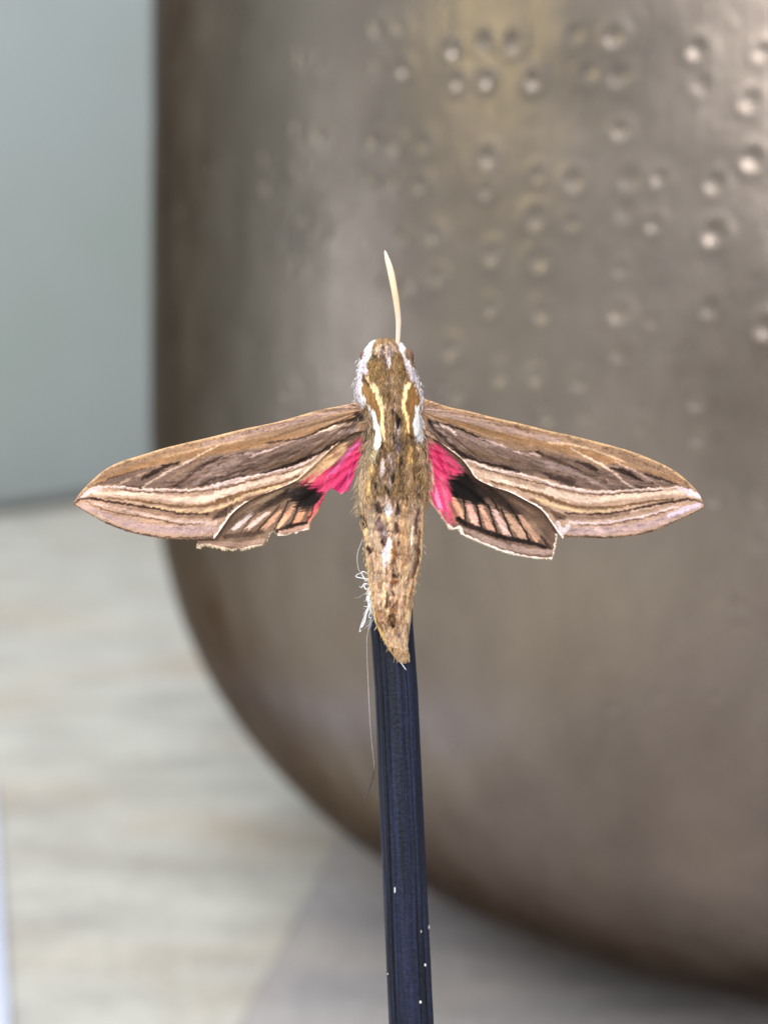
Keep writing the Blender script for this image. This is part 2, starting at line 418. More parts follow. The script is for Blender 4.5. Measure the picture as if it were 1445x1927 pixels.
# ------------------------------------------------------------------ moth coordinates
D0 = .160
def camspace(px, py, zmm):
    dep = D0-np.asarray(zmm, float)*.001
    px, py = np.asarray(px, float), np.asarray(py, float)
    return np.stack(np.broadcast_arrays((px-CX)/F*dep, -(py-CY)/F*dep, -dep), -1)
R_cam = cam.rotation_euler.to_matrix()
ORG = camspace(740, 950, 0)                  # moth's own origin, between the wings
def loc(px, py, zmm): return camspace(px, py, zmm)-ORG
MM = 1000*D0/F                               # millimetres per photo pixel
def empty_on_cam(name):
    e = bpy.data.objects.new(name, None); coll.objects.link(e)
    e.rotation_euler = cam.rotation_euler
    e.location = Vector((0, 0, CAM_H))+R_cam @ Vector(ORG)
    e.empty_display_size = .01
    return e
moth = empty_on_cam('hawk_moth')
tag(moth, 'dried brown hawk moth with pink hindwing patches spread on the dark stick', 'moth')

# crop helpers used while tracing
b1 = lambda L: [(640+x/8.028, 625+y/8.028) for x, y in L]
b2 = lambda L: [(640+x/8.028, 790+y/8.028) for x, y in L]
b3 = lambda L: [(660+x/9.03, 940+y/9.03) for x, y in L]
b4 = lambda L: [(660+x/9.03, 1090+y/9.03) for x, y in L]
A_ = lambda L: [(120+x/4.25, 740+y/4.25) for x, y in L]
B_ = lambda L: [(360+x/4.25, 740+y/4.25) for x, y in L]
C4 = lambda L: [(780+x/4.817, 740+y/4.817) for x, y in L]
C5 = lambda L: [(1030+x/4.661, 760+y/4.661) for x, y in L]

# ------------------------------------------------------------------ body
BY = np.array([(636,716,736,.6,.3),(639,704,745,.6,1.0),(645,694,757,.6,1.7),(660,684,768,.6,2.3),(680,677,777,.6,2.6),(700,674,782,.6,2.8),
  (720,670,787,.7,3.1),(740,668,793,.8,3.4),(757,672,798,.8,3.6),(775,684,797,.8,3.7),(800,691,797,.8,3.7),(830,691,798,.75,3.7),(865,683,801,.7,3.6),(900,675,804,.5,3.4),(930,674,804,.4,3.3),
  (960,677,798,.3,3.2),(1000,682,797,.1,3.05),(1050,688,794,-.1,2.85),(1090,692,786,-.35,2.55),(1120,696,779,-.6,2.3),(1145,699,775,-.85,2.05),(1170,705,773,-1.15,1.75),
  (1200,718,769,-1.55,1.3),(1220,729,767,-1.8,1.0),(1236,741,768,-2.05,.72),(1246,750,766,-2.2,.5),(1249,755,764,-2.25,.2)], float)
def body_at(y):
    return [np.interp(y, BY[:, 0], BY[:, k]) for k in range(1, 5)]
def zfront(x, y):
    xl, xr, zc, b = body_at(np.clip(y, 637, 1248))
    t = (x-(xl+xr)/2)/((xr-xl)/2)
    return zc+b*np.sqrt(np.clip(1-t*t, 0, 1))
def contrast(c, k, pivot=140.0):
    m = c.rgb.mean(-1, keepdims=True); c.rgb *= np.clip((pivot+(m-pivot)*k)/np.maximum(m, 1), .3, 1.6)
bc = Canvas(630, 620, 840, 1270, (138, 110, 75), warp=2.0, seed=10)
WH, GOLD = (250, 247, 248), (250, 214, 156)
s = bc.stroke
# abdomen
bc.fill(b3([(0,0),(1300,0),(1300,1700),(0,1700)]), (180,152,122), soft=14)
bc.fill(b4([(0,100),(1400,100),(1400,1700),(0,1700)]), (200,168,134), soft=14)
# head
bc.fill(b1([(540,190),(800,180),(880,300),(560,320)]), (168,144,126))
s(b1([(530,260),(560,200),(650,190)]), (205,180,148), 3); s(b1([(480,290),(560,312),(650,290)]), (200,175,140), 3)
s(b1([(640,245)]), (58,44,36), 5); s(b1([(510,350),(550,370)]), (58,44,36), 5); s(b1([(600,300),(660,320)]), (130,110,105), 3)
s(b1([(460,420),(470,560),(520,680)]), (150,118,64), 8, .7); s(b1([(560,420),(590,580),(640,700)]), (148,118,66), 6, .7)
s(b1([(650,370),(700,500)]), (108,84,76), 5); s(b1([(860,350),(900,500),(950,650)]), (140,108,66), 9, .7)
s(b1([(720,350),(735,430),(745,540)]), (222,208,204), [8, 6, 3]); s(b1([(680,345),(760,330),(835,335)]), (224,208,202), 3)
s(b1([(870,500),(900,530)]), (220,195,140), 3); s(b1([(980,530),(990,570)]), (80,58,46), 4)
s(b1([(700,800),(740,730),(800,680)]), (196,180,176), 1.8); s(b1([(750,765),(920,758)]), (190,164,130), 1.5)
s(b1([(740,900),(730,980)]), (84,66,40), 4); s(b1([(830,880),(850,1020)]), (140,112,92), 8, .6)
s(b1([(700,1100),(720,1300),(700,1445)]), (180,146,108), 6, .7); s(b1([(760,1050),(770,1300)]), (165,135,105), 5, .6)
s(b1([(805,1130),(815,1200)]), (60,46,44), 4); s(b1([(870,1270),(870,1400)]), (42,33,30), 6); s(b1([(850,1140),(840,1190)]), (200,190,186), 3)
# white sides
bc.fill(b1([(360,210),(520,120),(465,310),(440,380),(400,520),(420,640),(350,600),(300,700),(310,900),(330,1000),(390,1050),(350,1150),(250,1170),(180,1000),(170,900),(240,680),(200,610),(280,400),(360,290)]), (222,212,216), nz=.5)
s(b1([(500,140),(410,230),(420,330),(450,360)]), WH, [4, 8, 7, 4]); s(b1([(250,560),(300,560),(330,580)]), (240,238,245), 8, .7)
s(b1([(235,720),(220,860)]), (150,130,114), 6); s(b1([(310,720),(300,800),(320,890)]), (246,244,246), 3.5)
s(b1([(360,980),(390,1040)]), WH, 8); s(b1([(300,1150),(330,1110)]), (236,226,244), 8)
bc.fill(b1([(850,100),(900,150),(1000,220),(990,260),(960,300),(1000,400),(1100,500),(1180,640),(1240,800),(1280,930),(1330,1040),(1240,1150),(1190,1090),(1210,950),(1170,850),(1130,720),(1030,690),(1010,540),(940,380),(900,230)]), (220,208,214), nz=.4)
s(b1([(870,130),(960,220),(940,310),(1010,440)]), WH, [4, 8, 6, 5]); s(b1([(1190,1000),(1230,1060)]), WH, 8)
# tegulae
bc.fill(b1([(350,700),(440,790),(510,900),(560,1040),(600,1170),(630,1300),(620,1600),(570,1600),(560,1445),(520,1300),(440,1130),(380,980),(335,850)]), (143,105,62), nz=.3)
bc.fill(b1([(1050,760),(1110,740),(1160,850),(1205,950),(1200,1090),(1160,1150),(1120,1300),(1110,1600),(1050,1600),(1020,1300),(1000,1180),(1010,1000)]), (141,103,60), nz=.3)
s(b1([(350,660),(370,740),(430,800)]), (84,62,46), 5)
# gold stripes
s(b1([(385,690),(470,770),(540,870),(575,960),(605,1070),(640,1180),(650,1280),(650,1420),(660,1560),(680,1640)]), GOLD, [4,9,10,9,9,9,7,7,6,4], 1, 1.6, nz=.2)
s(b1([(1030,770),(990,850),(980,980),(960,1080),(980,1180),(1000,1280),(1030,1400),(1020,1500)]), (246,204,142), [8,9,8,8,7,6,5,3], 1, 1.6, nz=.25)
s(b1([(960,830),(1000,810)]), GOLD, 5)
# white crescents
s(b1([(430,1110),(490,1220),(530,1350),(548,1440),(565,1550),(560,1670),(540,1780),(505,1880)]), (254,252,252), [4,7,9,11,11,10,8,5], 1, 1.6, nz=.1)
s(b1([(1175,1130),(1150,1280),(1155,1440)]), (252,250,252), [6,9,13], 1, 2, nz=.2)
bc.fill(b2([(1120,0),(1190,0),(1300,270),(1250,340),(1190,320),(1120,200)]), (250,248,252))
# thorax to abdomen
s(b2([(870,320),(880,460)]), (134,114,110), 14); s(b2([(880,0),(890,70)]), (44,34,30), 8)
s(b2([(780,210),(820,290)]), (50,38,30), 5); s(b2([(850,100),(890,180)]), (190,178,174), 6); s(b2([(850,170),(850,240)]), (48,36,30), 4)
s(b2([(920,560),(900,720)]), (56,43,36), 6); s(b2([(640,420),(690,500)]), (92,70,54), 5); s(b2([(555,540),(570,680)]), (104,82,66), 5)
s(b2([(660,640),(630,830)]), (194,178,174), 9); s(b2([(740,560),(800,740)]), (172,152,148), 10); s(b2([(700,790),(740,830)]), (104,82,80), 8)
s(b2([(790,830),(800,950)]), (34,27,25), 6); s(b2([(540,940),(560,1100)]), (62,49,41), 6); s(b2([(690,1050),(720,1150)]), (50,38,32), 5)
s(b2([(740,930),(760,1000)]), (170,150,150), 6); s(b2([(620,920),(640,1010)]), (130,108,90), 8)
s(b2([(650,1190),(720,1240)]), (206,182,168), 9); s(b2([(560,1260),(580,1340)]), (76,58,48), 9); s(b2([(880,1270),(870,1340)]), (76,58,46), 9)
s(b2([(980,20),(1000,200)]), (215,172,104), 7, .7); s(b2([(990,230),(1000,300)]), (100,70,44), 4)
s(b2([(1060,420),(1060,680)]), (216,172,106), 7); s(b2([(1190,430),(1270,560),(1330,760)]), (226,186,148), [12, 10, 3]); s(b2([(1160,540),(1260,690)]), (120,88,58), 3)
s(b2([(1200,760),(1230,940)]), (152,116,74), 18, .7); s(b2([(1000,680),(1010,880)]), (205,172,135), 6); s(b2([(1140,1010),(1150,1100)]), (88,64,56), 5); s(b2([(1165,1040)]), (205,195,195), 4)
s(b2([(450,600),(470,780)]), (212,176,112), 9); s(b2([(340,640),(280,850),(200,1000)]), (188,164,134), [8, 8, 5]); s(b2([(270,960),(290,1000)]), (236,232,222), 9); s(b2([(355,930)]), (225,225,235), 5)
s(b2([(430,820),(440,1100)]), (178,146,94), 9, .6); s(b2([(340,1130),(350,1400)]), (196,166,120), 7, .7)
# abdomen detail
ra = np.random.default_rng(91)
for k in range(190):
    y0 = ra.uniform(955, 1185); a_, b_, _, _ = body_at(y0); u_ = ra.uniform(-.95, .95); L_ = ra.uniform(12, 55)
    a2, b2_, _, _ = body_at(min(1240, y0+L_))
    cc_ = [(142,100,62),(120,84,54),(214,178,130),(230,200,156),(160,116,76),(196,150,100),(104,74,52)][ra.integers(7)]
    s([((a_+b_)/2+u_*(b_-a_)/2, y0), ((a2+b2_)/2+(u_+ra.normal(0, .03))*(b2_-a2)/2, y0+L_)], cc_, [.8, ra.uniform(1.6, 3.8), .8], ra.uniform(.35, .85), 1.6)
for k in range(160):
    y0 = ra.uniform(750, 940); x0 = ra.uniform(690, 800); L_ = ra.uniform(10, 34)
    cc_ = [(100,76,48),(84,64,44),(176,142,94),(196,164,120),(150,116,66),(70,52,38),(196,180,164),(186,168,150)][ra.integers(8)]
    s([(x0, y0), (x0+ra.normal(0, 3), y0+L_)], cc_, [.8, ra.uniform(1.4, 3.4), .6], ra.uniform(.3, .75), 1.5)
s(b3([(200,290),(240,470)]), (70,52,42), [8, 9]); s(b3([(250,510),(255,660)]), (226,182,128), 4.5); s(b3([(370,190),(350,400),(340,580)]), (176,156,126), 13, .8)
s(b3([(300,790),(330,870)]), (74,46,38), 7); s(b3([(340,620),(390,660),(450,790),(490,745)]), (204,186,150), 3); s(b3([(270,740),(330,770)]), (225,205,150), 4); s(b3([(355,930)]), (230,205,180), 4)
s(b3([(430,100),(520,170)]), (82,66,58), 10); s(b3([(480,330)]), (44,30,26), 7); s(b3([(480,390),(520,500),(560,640)]), (124,100,94), 15); s(b3([(560,560),(600,620)]), (180,165,160), 6)
s(b3([(690,60),(690,260)]), (190,166,156), 8, .7); s(b3([(630,130),(640,190)]), (255,255,255), [9, 12], 1, 2); s(b3([(620,220),(660,240)]), (235,215,210), 7)
s(b3([(620,320),(665,320)]), (228,190,136), 7); s(b3([(820,110),(800,220)]), (84,64,54), 9); s(b3([(770,400),(790,560)]), (86,62,52), 6)
s(b3([(660,680),(650,780),(590,900),(570,1000),(580,1090)]), (242,234,234), [5,10,13,9,6], 1, 2); s(b3([(640,860),(650,1080)]), (225,205,205), 4, .7)
s(b3([(540,740),(560,780)]), (58,40,36), 7); s(b3([(740,780),(740,1060)]), (140,94,58), 8); s(b3([(690,1055)]), (40,28,26), 4); s(b3([(800,700),(820,760)]), (96,66,50), 4)
s(b3([(560,1150),(560,1310)]), (216,188,154), 6); s(b3([(540,1440),(570,1580)]), (242,222,188), 5); s(b3([(620,1440),(640,1530)]), (236,198,178), 5); s(b3([(640,1130),(650,1400)]), (206,160,128), 4)
s(b3([(720,1320),(780,1290)]), (68,48,36), 7); s(b3([(850,1310)]), (90,62,44), 3); s(b3([(700,1390),(790,1400)]), (146,92,56), 9)
s(b3([(900,80),(910,600),(900,1200)]), (188,144,98), 14, .6); s(b3([(850,300),(860,700)]), (206,170,124), 3, .7); s(b3([(960,150),(950,500)]), (206,168,124), 4, .6)
s(b3([(1050,480),(1030,740)]), (242,224,188), 5); s(b3([(990,620)]), (225,205,195), 4); s(b3([(1105,880),(1090,1020)]), (208,190,146), 4); s(b3([(970,1080),(960,1320)]), (225,190,140), 4)
s(b3([(1150,180),(1120,360),(1110,540)]), (108,76,70), [5, 9, 6]); s(b3([(1185,560),(1130,1100),(1060,1400)]), (120,76,52), 6); s(b3([(1110,760),(1070,1200)]), (124,104,84), 5, .8)
s(b3([(1222,40),(1215,600),(1195,950),(1125,1280),(1065,1600)]), (228,190,146), 4.5, 1)
s(b3([(280,1000),(310,1250),(345,1600)]), (226,192,134), 3.5)
s(b4([(550,60),(570,300),(560,470)]), (236,208,160), 4.5); s(b4([(620,260),(640,430)]), (124,90,72), 7); s(b4([(700,220),(715,290)]), (96,66,56), 4); s(b4([(650,230),(660,350)]), (222,190,150), 3)
s(b4([(480,100),(490,170)]), (150,108,72), 5); s(b4([(700,470),(760,440)]), (126,74,48), 5); s(b4([(700,520),(740,560)]), (150,102,66), 9, .8); s(b4([(610,560),(630,540)]), (232,198,150), 7)
s(b4([(840,300),(860,420)]), (205,160,125), 12, .7); s(b4([(690,640),(710,760)]), (112,84,52), 15); s(b4([(700,600),(650,700),(700,800)]), (80,60,44), 3); s(b4([(715,790)]), (66,46,36), 5)
s(b4([(490,740),(580,800),(620,860)]), (140,100,62), 4); s(b4([(620,795),(720,840),(760,790),(800,770)]), (224,190,146), 2.5); s(b4([(780,960),(820,970)]), (132,108,94), 8); s(b4([(800,860)]), (150,120,95), 7)
s(b4([(500,520),(520,680)]), (166,118,82), 6, .8); s(b4([(860,700),(780,780)]), (160,110,75), 3)
s(b4([(355,300),(380,560),(430,760),(530,950),(620,1100),(720,1290)]), (230,188,120), 4)
s(b4([(1040,0),(1030,120),(970,300),(930,500)]), (226,184,134), 3.5); s(b4([(1080,30),(1000,330)]), (150,102,66), 2.5); s(b4([(990,550),(980,700)]), (238,206,156), 6)
s(b4([(700,1200),(760,1220)]), (110,78,44), 4); s(b4([(780,1180),(880,1300)]), (150,108,68), 4); s(b4([(740,1320),(820,1380)]), (230,194,150), 6)
# tegulae
bc.fill(b1([(350,700),(440,790),(510,900),(560,1040),(600,1170),(630,1300),(620,1600),(570,1600),(560,1445),(520,1300),(440,1130),(380,980),(335,850)]), (143,105,62), nz=.3)
bc.fill(b1([(1050,760),(1110,740),(1160,850),(1205,950),(1200,1090),(1160,1150),(1120,1300),(1110,1600),(1050,1600),(1020,1300),(1000,1180),(1010,1000)]), (141,103,60), nz=.3)
s(b1([(350,660),(370,740),(430,800)]), (84,62,46), 5)
# gold stripes
s(b1([(385,690),(470,770),(540,870),(575,960),(605,1070),(640,1180),(650,1280),(650,1420),(660,1560),(680,1640)]), GOLD, [4,9,10,9,9,9,7,7,6,4], 1, 1.6, nz=.2)
s(b1([(1030,770),(990,850),(980,980),(960,1080),(980,1180),(1000,1280),(1030,1400),(1020,1500)]), (246,204,142), [8,9,8,8,7,6,5,3], 1, 1.6, nz=.25)
s(b1([(960,830),(1000,810)]), GOLD, 5)
# white crescents
s(b1([(430,1110),(490,1220),(530,1350),(548,1440),(565,1550),(560,1670),(540,1780),(505,1880)]), (254,252,252), [4,7,9,11,11,10,8,5], 1, 1.6, nz=.1)
s(b1([(1175,1130),(1150,1280),(1155,1440)]), (252,250,252), [6,9,13], 1, 2, nz=.2)
bc.fill(b2([(1120,0),(1190,0),(1300,270),(1250,340),(1190,320),(1120,200)]), (250,248,252))
s([(684,800),(682,860),(678,930)], (184,160,130), [10,20,14], .75, 8); s([(690,880),(692,950)], (196,166,112), 8, .6)
s([(800,850),(803,900)], (208,168,128), 10, .7); s([(770,880),(775,940)], (176,142,98), 14, .6)
contrast(bc, 1.18, 135)
bc.rgb *= np.array([1.05, 1.045, 1.09])
bc.smear(3*(vnoise(bc.X/6, bc.Y/14, 46)-.5), np.where(bc.Y > 960, 7, 12)*(vnoise(bc.X/1.3, bc.Y/22, 47)-.5)+8*(vnoise(bc.X/3, bc.Y/16, 48)-.5))
bc.grain(vnoise(bc.X/1.6, bc.Y/9, 41)*.6+vnoise(bc.X/3, bc.Y/20, 42)*.4, .26)
bc.grain(vnoise(bc.X/2.2, bc.Y/2.2, 43), .10)

ys = np.unique(np.r_[np.linspace(636, 660, 30), np.linspace(660, 1225, 330), np.linspace(1225, 1249, 24)])
na = 150
ang = np.linspace(0, 2*np.pi, na, endpoint=False)
xl, xr, zc, bb = body_at(ys)
Xb = ((xl+xr)/2)[:, None]+((xr-xl)/2)[:, None]*np.cos(ang); Yb = ys[:, None]+0*Xb
rel = (vnoise(Xb/2.5, Yb/9, 44)-.5)*.22+(vnoise(Xb/9, Yb/16, 45)-.5)*.35
# abdomen segments
seg = np.zeros_like(Yb)
for y0 in (960, 1003, 1044, 1084, 1122, 1158, 1188): seg += -.16*np.exp(-((Yb-y0-8*np.cos(ang))/3.0)**2)
rel = rel+seg
Zb = zc[:, None]+(bb[:, None]+rel*np.clip(bb[:, None]/2, 0, 1))*np.sin(ang)
# edge flap along the abdomen's side is a slight keel
bv = loc(Xb, Yb, Zb).reshape(-1, 3)
bcol = lin(np.clip(bc.sample(Xb, Yb), 0, 255)).reshape(-1, 3)
bf = [*grid_faces(len(ys), na, True).tolist(), list(range(na)), list(range((len(ys)-1)*na, len(ys)*na))[::-1]]
mesh_obj('body', bv, bf, M_body, moth, bcol)

# ------------------------------------------------------------------ fur
rng = np.random.default_rng(8)
def strands(name, roots, dirs, length, width, lift, parent, canvas=bc, colour=None, zfun=zfront, curl=.25, mat=None, npt=5, zend=None):
    n = len(roots); t = np.linspace(0, 1, npt)
    side = np.stack([-dirs[:, 1], dirs[:, 0]], 1)
    cu = rng.normal(0, curl, n)
    xy = roots[:, None, :]+dirs[:, None, :]*(length[:, None]*t)[..., None]+side[:, None, :]*((cu*length)[:, None]*t**2)[..., None]
    z = zfun(xy[..., 0], xy[..., 1])
    z0 = z[:, :1]
    z = np.where(z < z0-1.6, z0-1.6*t, z)
    z = z-.05+lift[:, None]*np.sin(np.clip(t*2.2, 0, np.pi/2))
    if zend is not None: z = z+zend[:, None]*t**2
    w = width[:, None]*np.interp(t, [0, .25, .7, 1], [.8, 1, .7, .08])     # mm
    c3_ = loc(xy[..., 0], xy[..., 1], z)
    sd = np.concatenate([side*np.array([1, -1]), np.zeros((n, 1))], 1)[:, None, :]*1.0
    up = np.array([0, 0, 1.0])
    ring = np.stack([c3_+sd*(w*.0005)[..., None], c3_-sd*(w*.0005)[..., None], c3_+up*(w*.0004)[..., None]], 2)   # n,npt,3,3
    v = ring.reshape(-1, 3)
    base = (np.arange(n)*npt*3)[:, None, None]+(np.arange(npt-1)*3)[None, :, None]
    f = []
    for a, b in ((0, 1), (1, 2), (2, 0)):
        f.append(np.stack([base+a, base+b, base+3+b, base+3+a], -1).reshape(-1, 4))
    f = np.concatenate(f)
    if colour is None:
        col = .25*canvas.sample(roots[:, 0], roots[:, 1])[:, None, :]+.75*canvas.sample(xy[..., 0], xy[..., 1])
    else: col = np.ones((n, npt, 3))*np.asarray(colour, float)
    col = col*(1+rng.normal(0, .14, (n, 1, 1)))*1.06
    col = lin(np.clip(col, 8, 255))
    cc = (col[:, :, None, :]*np.ones((1, 1, 3, 1))).reshape(-1, 3)
    o = mesh_obj(name, v, f, mat or M_fur, parent, cc)
    o['kind'] = 'stuff'; return o
TEG_L = b1([(350,700),(440,790),(510,890),(570,1040),(630,1200),(660,1400),(680,1600),(600,1730),(500,1800),(540,1600),(520,1300),(440,1130),(380,980),(335,850)])
TEG_R = b1([(1040,760),(1110,740),(1160,850),(1205,950),(1200,1090),(1180,1300),(1190,1540),(1050,1560),(1000,1300),(960,1150),(980,980)])
def tegula_mask(P):
    out = np.zeros(len(P), bool)
    for T in (TEG_L, TEG_R):
        T = np.array(T); ins = np.zeros(len(P), bool)
        for a, b in zip(T, np.roll(T, -1, 0)):
            ins ^= ((a[1] > P[:, 1]) != (b[1] > P[:, 1])) & (P[:, 0] < (b[0]-a[0])*(P[:, 1]-a[1])/(b[1]-a[1]+1e-9)+a[0])
        out |= ins
    return out
def unit(a): return a/np.linalg.norm(a, axis=1, keepdims=True)
def body_roots(n, y0, y1, edge=.98):
    y = rng.uniform(y0, y1, n); a, b, _, _ = body_at(y)
    u = rng.uniform(-edge, edge, n)
    return np.stack([(a+b)/2+u*(b-a)/2, y], 1), u
R1, u1 = body_roots(2400, 642, 735)
d1 = unit(np.stack([u1*.35+rng.normal(0, .22, len(u1)), np.ones(len(u1))], 1))
R2, u2 = body_roots(4200, 730, 955)
d2 = unit(np.stack([u2*.12+rng.normal(0, .16, len(u2)), np.ones(len(u2))], 1))
R3, u3 = body_roots(800, 940, 1225)
d3 = unit(np.stack([-u3*.12+rng.normal(0, .08, len(u3)), np.ones(len(u3))], 1))
RR = np.vstack([R1, R2, R3]); DD = np.vstack([d1, d2, d3])
n1, n2, n3 = len(R1), len(R2), len(R3)
LL = np.r_[rng.uniform(6, 13, n1), rng.uniform(9, 20, n2), rng.uniform(5, 11, n3)]
WW = np.r_[rng.uniform(.07, .13, n1), rng.uniform(.07, .14, n2), rng.uniform(.09, .18, n3)]
LI = np.r_[rng.uniform(.04, .2, n1), rng.uniform(.04, .2, n2), rng.uniform(.01, .08, n3)]
keep = ~tegula_mask(RR)
RR, DD, LL, WW, LI = RR[keep], DD[keep], LL[keep], WW[keep], LI[keep]
strands('fur', RR, DD, LL, WW, LI, moth)
# loose fringe along the sides
fr = []
for side_, ylo, yhi, n, ln, out, fc in ((-1, 655, 760, 170, (6, 13), .4, (226,216,222)), (1, 690, 775, 130, (6, 13), .3, (226,214,218)), (-1, 800, 950, 320, (14, 32), .15, (190,168,140)), (1, 850, 940, 200, (14, 28), .05, (200,166,126)), (-1, 950, 1150, 70, (6, 12), .35, (205,172,128)), (1, 950, 1150, 60, (5, 11), .3, (215,180,140))):
    y = rng.uniform(ylo, yhi, n); a, b, _, _ = body_at(y); x = np.where(side_ < 0, a+3, b-3)+rng.normal(0, 3, n)
    d = unit(np.stack([side_*out+rng.normal(0, .2, n), np.ones(n)], 1))
    fr.append((np.stack([x, y], 1), d, rng.uniform(*ln, n), np.tile(np.array(fc, float), (n, 1))))
RF = np.vstack([f[0] for f in fr]); DF = np.vstack([f[1] for f in fr]); LF = np.concatenate([f[2] for f in fr])
strands('fringe', RF, DF, LF, rng.uniform(.05, .1, len(RF)), rng.uniform(0, .5, len(RF)), moth, colour=np.vstack([f[3] for f in fr])[:, None, :], curl=.3)
for side_, x0_, n, fc in ((-1, 694, 170, (164, 142, 116)), (1, 797, 90, (190, 160, 132))):
    y = rng.uniform(772, 870, n); x = x0_+rng.normal(0, 4, n)
    d = unit(np.stack([side_*.45+rng.normal(0, .3, n), np.ones(n)], 1))
    strands('fringe', np.stack([x, y], 1), d, rng.uniform(12, 30, n), rng.uniform(.05, .11, n), rng.uniform(.4, 1.1, n), moth, colour=fc, curl=.25)
# white tuft beside the right forewing's root, fine white fan
n = 70
x = rng.uniform(782, 792, n); y = rng.uniform(776, 808, n)
strands('white_tuft', np.stack([x, y], 1), unit(np.stack([(x-784)/14+rng.normal(.05, .1, n), np.ones(n)], 1)), rng.uniform(16, 30, n), rng.uniform(.09, .16, n), rng.uniform(.1, .35, n), moth, colour=(255, 255, 255), curl=.05)
n = 36
x = rng.uniform(697, 708, n); y = rng.uniform(838, 852, n)
strands('cream_tuft', np.stack([x, y], 1), unit(np.stack([rng.normal(-.05, .3, n), np.ones(n)], 1)), rng.uniform(8, 17, n), rng.uniform(.1, .18, n), rng.uniform(.2, .5, n), moth, colour=(244, 218, 160), curl=.1)
# tail brush
n = 150
x = rng.uniform(742, 768, n); y = rng.uniform(1218, 1238, n)
strands('tail_brush', np.stack([x, y], 1), unit(np.stack([(x-756)/45+.15+rng.normal(0, .08, n), np.ones(n)], 1)), rng.uniform(7, 14, n), rng.uniform(.05, .11, n), rng.uniform(.0, .25, n), moth, colour=(222, 184, 142), curl=.1)

def tube(name, pts, radii, mat, parent=None, seg=8, flat=1.0, cols=None):
    pts = np.asarray(pts, float); n = len(pts); radii = np.interp(np.linspace(0, 1, n), np.linspace(0, 1, len(np.atleast_1d(radii))), np.atleast_1d(radii))
    tn = np.gradient(pts, axis=0); tn /= np.linalg.norm(tn, axis=1, keepdims=True)+1e-12
    ref = np.array([0, 0, 1.0]); sdv = np.cross(tn, ref); sdv /= np.linalg.norm(sdv, axis=1, keepdims=True)+1e-9
    upv = np.cross(sdv, tn); a = np.linspace(0, 2*np.pi, seg, endpoint=False)
    v = pts[:, None, :]+radii[:, None, None]*(sdv[:, None, :]*np.cos(a)[None, :, None]+flat*upv[:, None, :]*np.sin(a)[None, :, None])
    f = [*grid_faces(n, seg, True).tolist(), list(range(seg))[::-1], list(range((n-1)*seg, n*seg))]
    cc = None if cols is None else np.repeat(cols, seg, 0)
    return mesh_obj(name, v.reshape(-1, 3), f, mat, parent, cc)
def tube_arrays(pts, radii, seg=5):
    o = tube('tmp', pts, radii, None, seg=seg); me = o.data
    v = np.array([x.co[:] for x in me.vertices]); f = [list(p.vertices) for p in me.polygons]
    bpy.data.objects.remove(o); bpy.data.meshes.remove(me); return v, f
# a stiff pale bristle at the tail's end
pp = resample(spline([(751, 1243), (757, 1251), (764, 1261)]), 8)
tube('bristle', loc(pp[:, 0], pp[:, 1], np.linspace(-1.9, -2.0, 8)), [.00005, .00006, .00005], M_lint, moth, 6)

# ------------------------------------------------------------------ eyes, antenna, tegulae, legs
def ellipsoid(name, px, py, z, rx, ry, rz, mat, parent):
    u = np.linspace(0, np.pi, 17); a = np.linspace(0, 2*np.pi, 26, endpoint=False)
    X = px+rx*np.sin(u)[:, None]*np.cos(a); Y = py-ry*np.cos(u)[:, None]+0*X; Z = z+rz*np.sin(u)[:, None]*np.sin(a)
    return mesh_obj(name, loc(X, Y, Z).reshape(-1, 3), grid_faces(17, 26, True), mat, parent)
ellipsoid('eye', 769, 672, .5, 10, 16, 1.0, M_eye, moth)
ellipsoid('eye', 685, 671, .7, 8.0, 12, 1.0, M_eye, moth)

ap = resample(spline([(747, 652), (748.5, 640), (749.5, 620), (749.5, 600), (746, 570), (741, 540), (735, 510), (728, 485), (724, 471)]), 60)
tt = np.linspace(0, 1, 60)
aw = np.interp(tt, [0, .08, .3, .55, .75, .88, .97, 1], [3.8, 4.2, 5.0, 5.8, 6.2, 5.2, 2.8, .8])*MM*.001
aw *= 1+.05*np.sin(tt*60*2*np.pi/2.2)
ac = lin(np.stack([np.interp(tt, [0, .5, 1], [255, 252, 255]), np.interp(tt, [0, .5, 1], [226, 208, 226]), np.interp(tt, [0, .5, 1], [214, 170, 200])], 1))
tube('antenna', loc(ap[:, 0], ap[:, 1], 1.6+1.2*np.sin(tt*np.pi*.7)), aw, M_ant, moth, 10, .7, ac)

def ruled(name, up_pts, lo_pts, zfun, canvas, mat, parent, n=420, m=120, thick=.12, smooth_up=True, smooth_lo=True, hscale=1.0):
    U = resample(spline(up_pts) if smooth_up else up_pts, n); L = resample(spline(lo_pts) if smooth_lo else lo_pts, n)
    v = np.linspace(0, 1, m)[None, :, None]
    P = U[:, None, :]*(1-v)+L[:, None, :]*v
    X, Y = P[..., 0], P[..., 1]
    z = zfun(X, Y)
    if canvas is not None:
        z = z+hscale*canvas.sample(X, Y, 'h')
        col = lin(np.clip(canvas.sample(X, Y), 6, 255)).reshape(-1, 3)
    edge = np.minimum(1, np.minimum(v[..., 0], 1-v[..., 0])*m/4)+0*X
    top = loc(X, Y, z-.04*(1-edge)).reshape(-1, 3); bot = loc(X, Y, z-thick*(.35+.65*edge)).reshape(-1, 3)
    N_ = n*m; gf = grid_faces(n, m)
    ring = np.r_[np.arange(m), np.arange(1, n)*m+m-1, (n-1)*m+np.arange(m-2, -1, -1), np.arange(n-2, 0, -1)*m]
    r2 = np.roll(ring, -1)
    f = np.concatenate([gf, gf[:, ::-1]+N_, np.stack([ring, ring+N_, r2+N_, r2], 1)])
    return mesh_obj(name, np.vstack([top, bot]), f, mat, parent, np.vstack([col, col]))

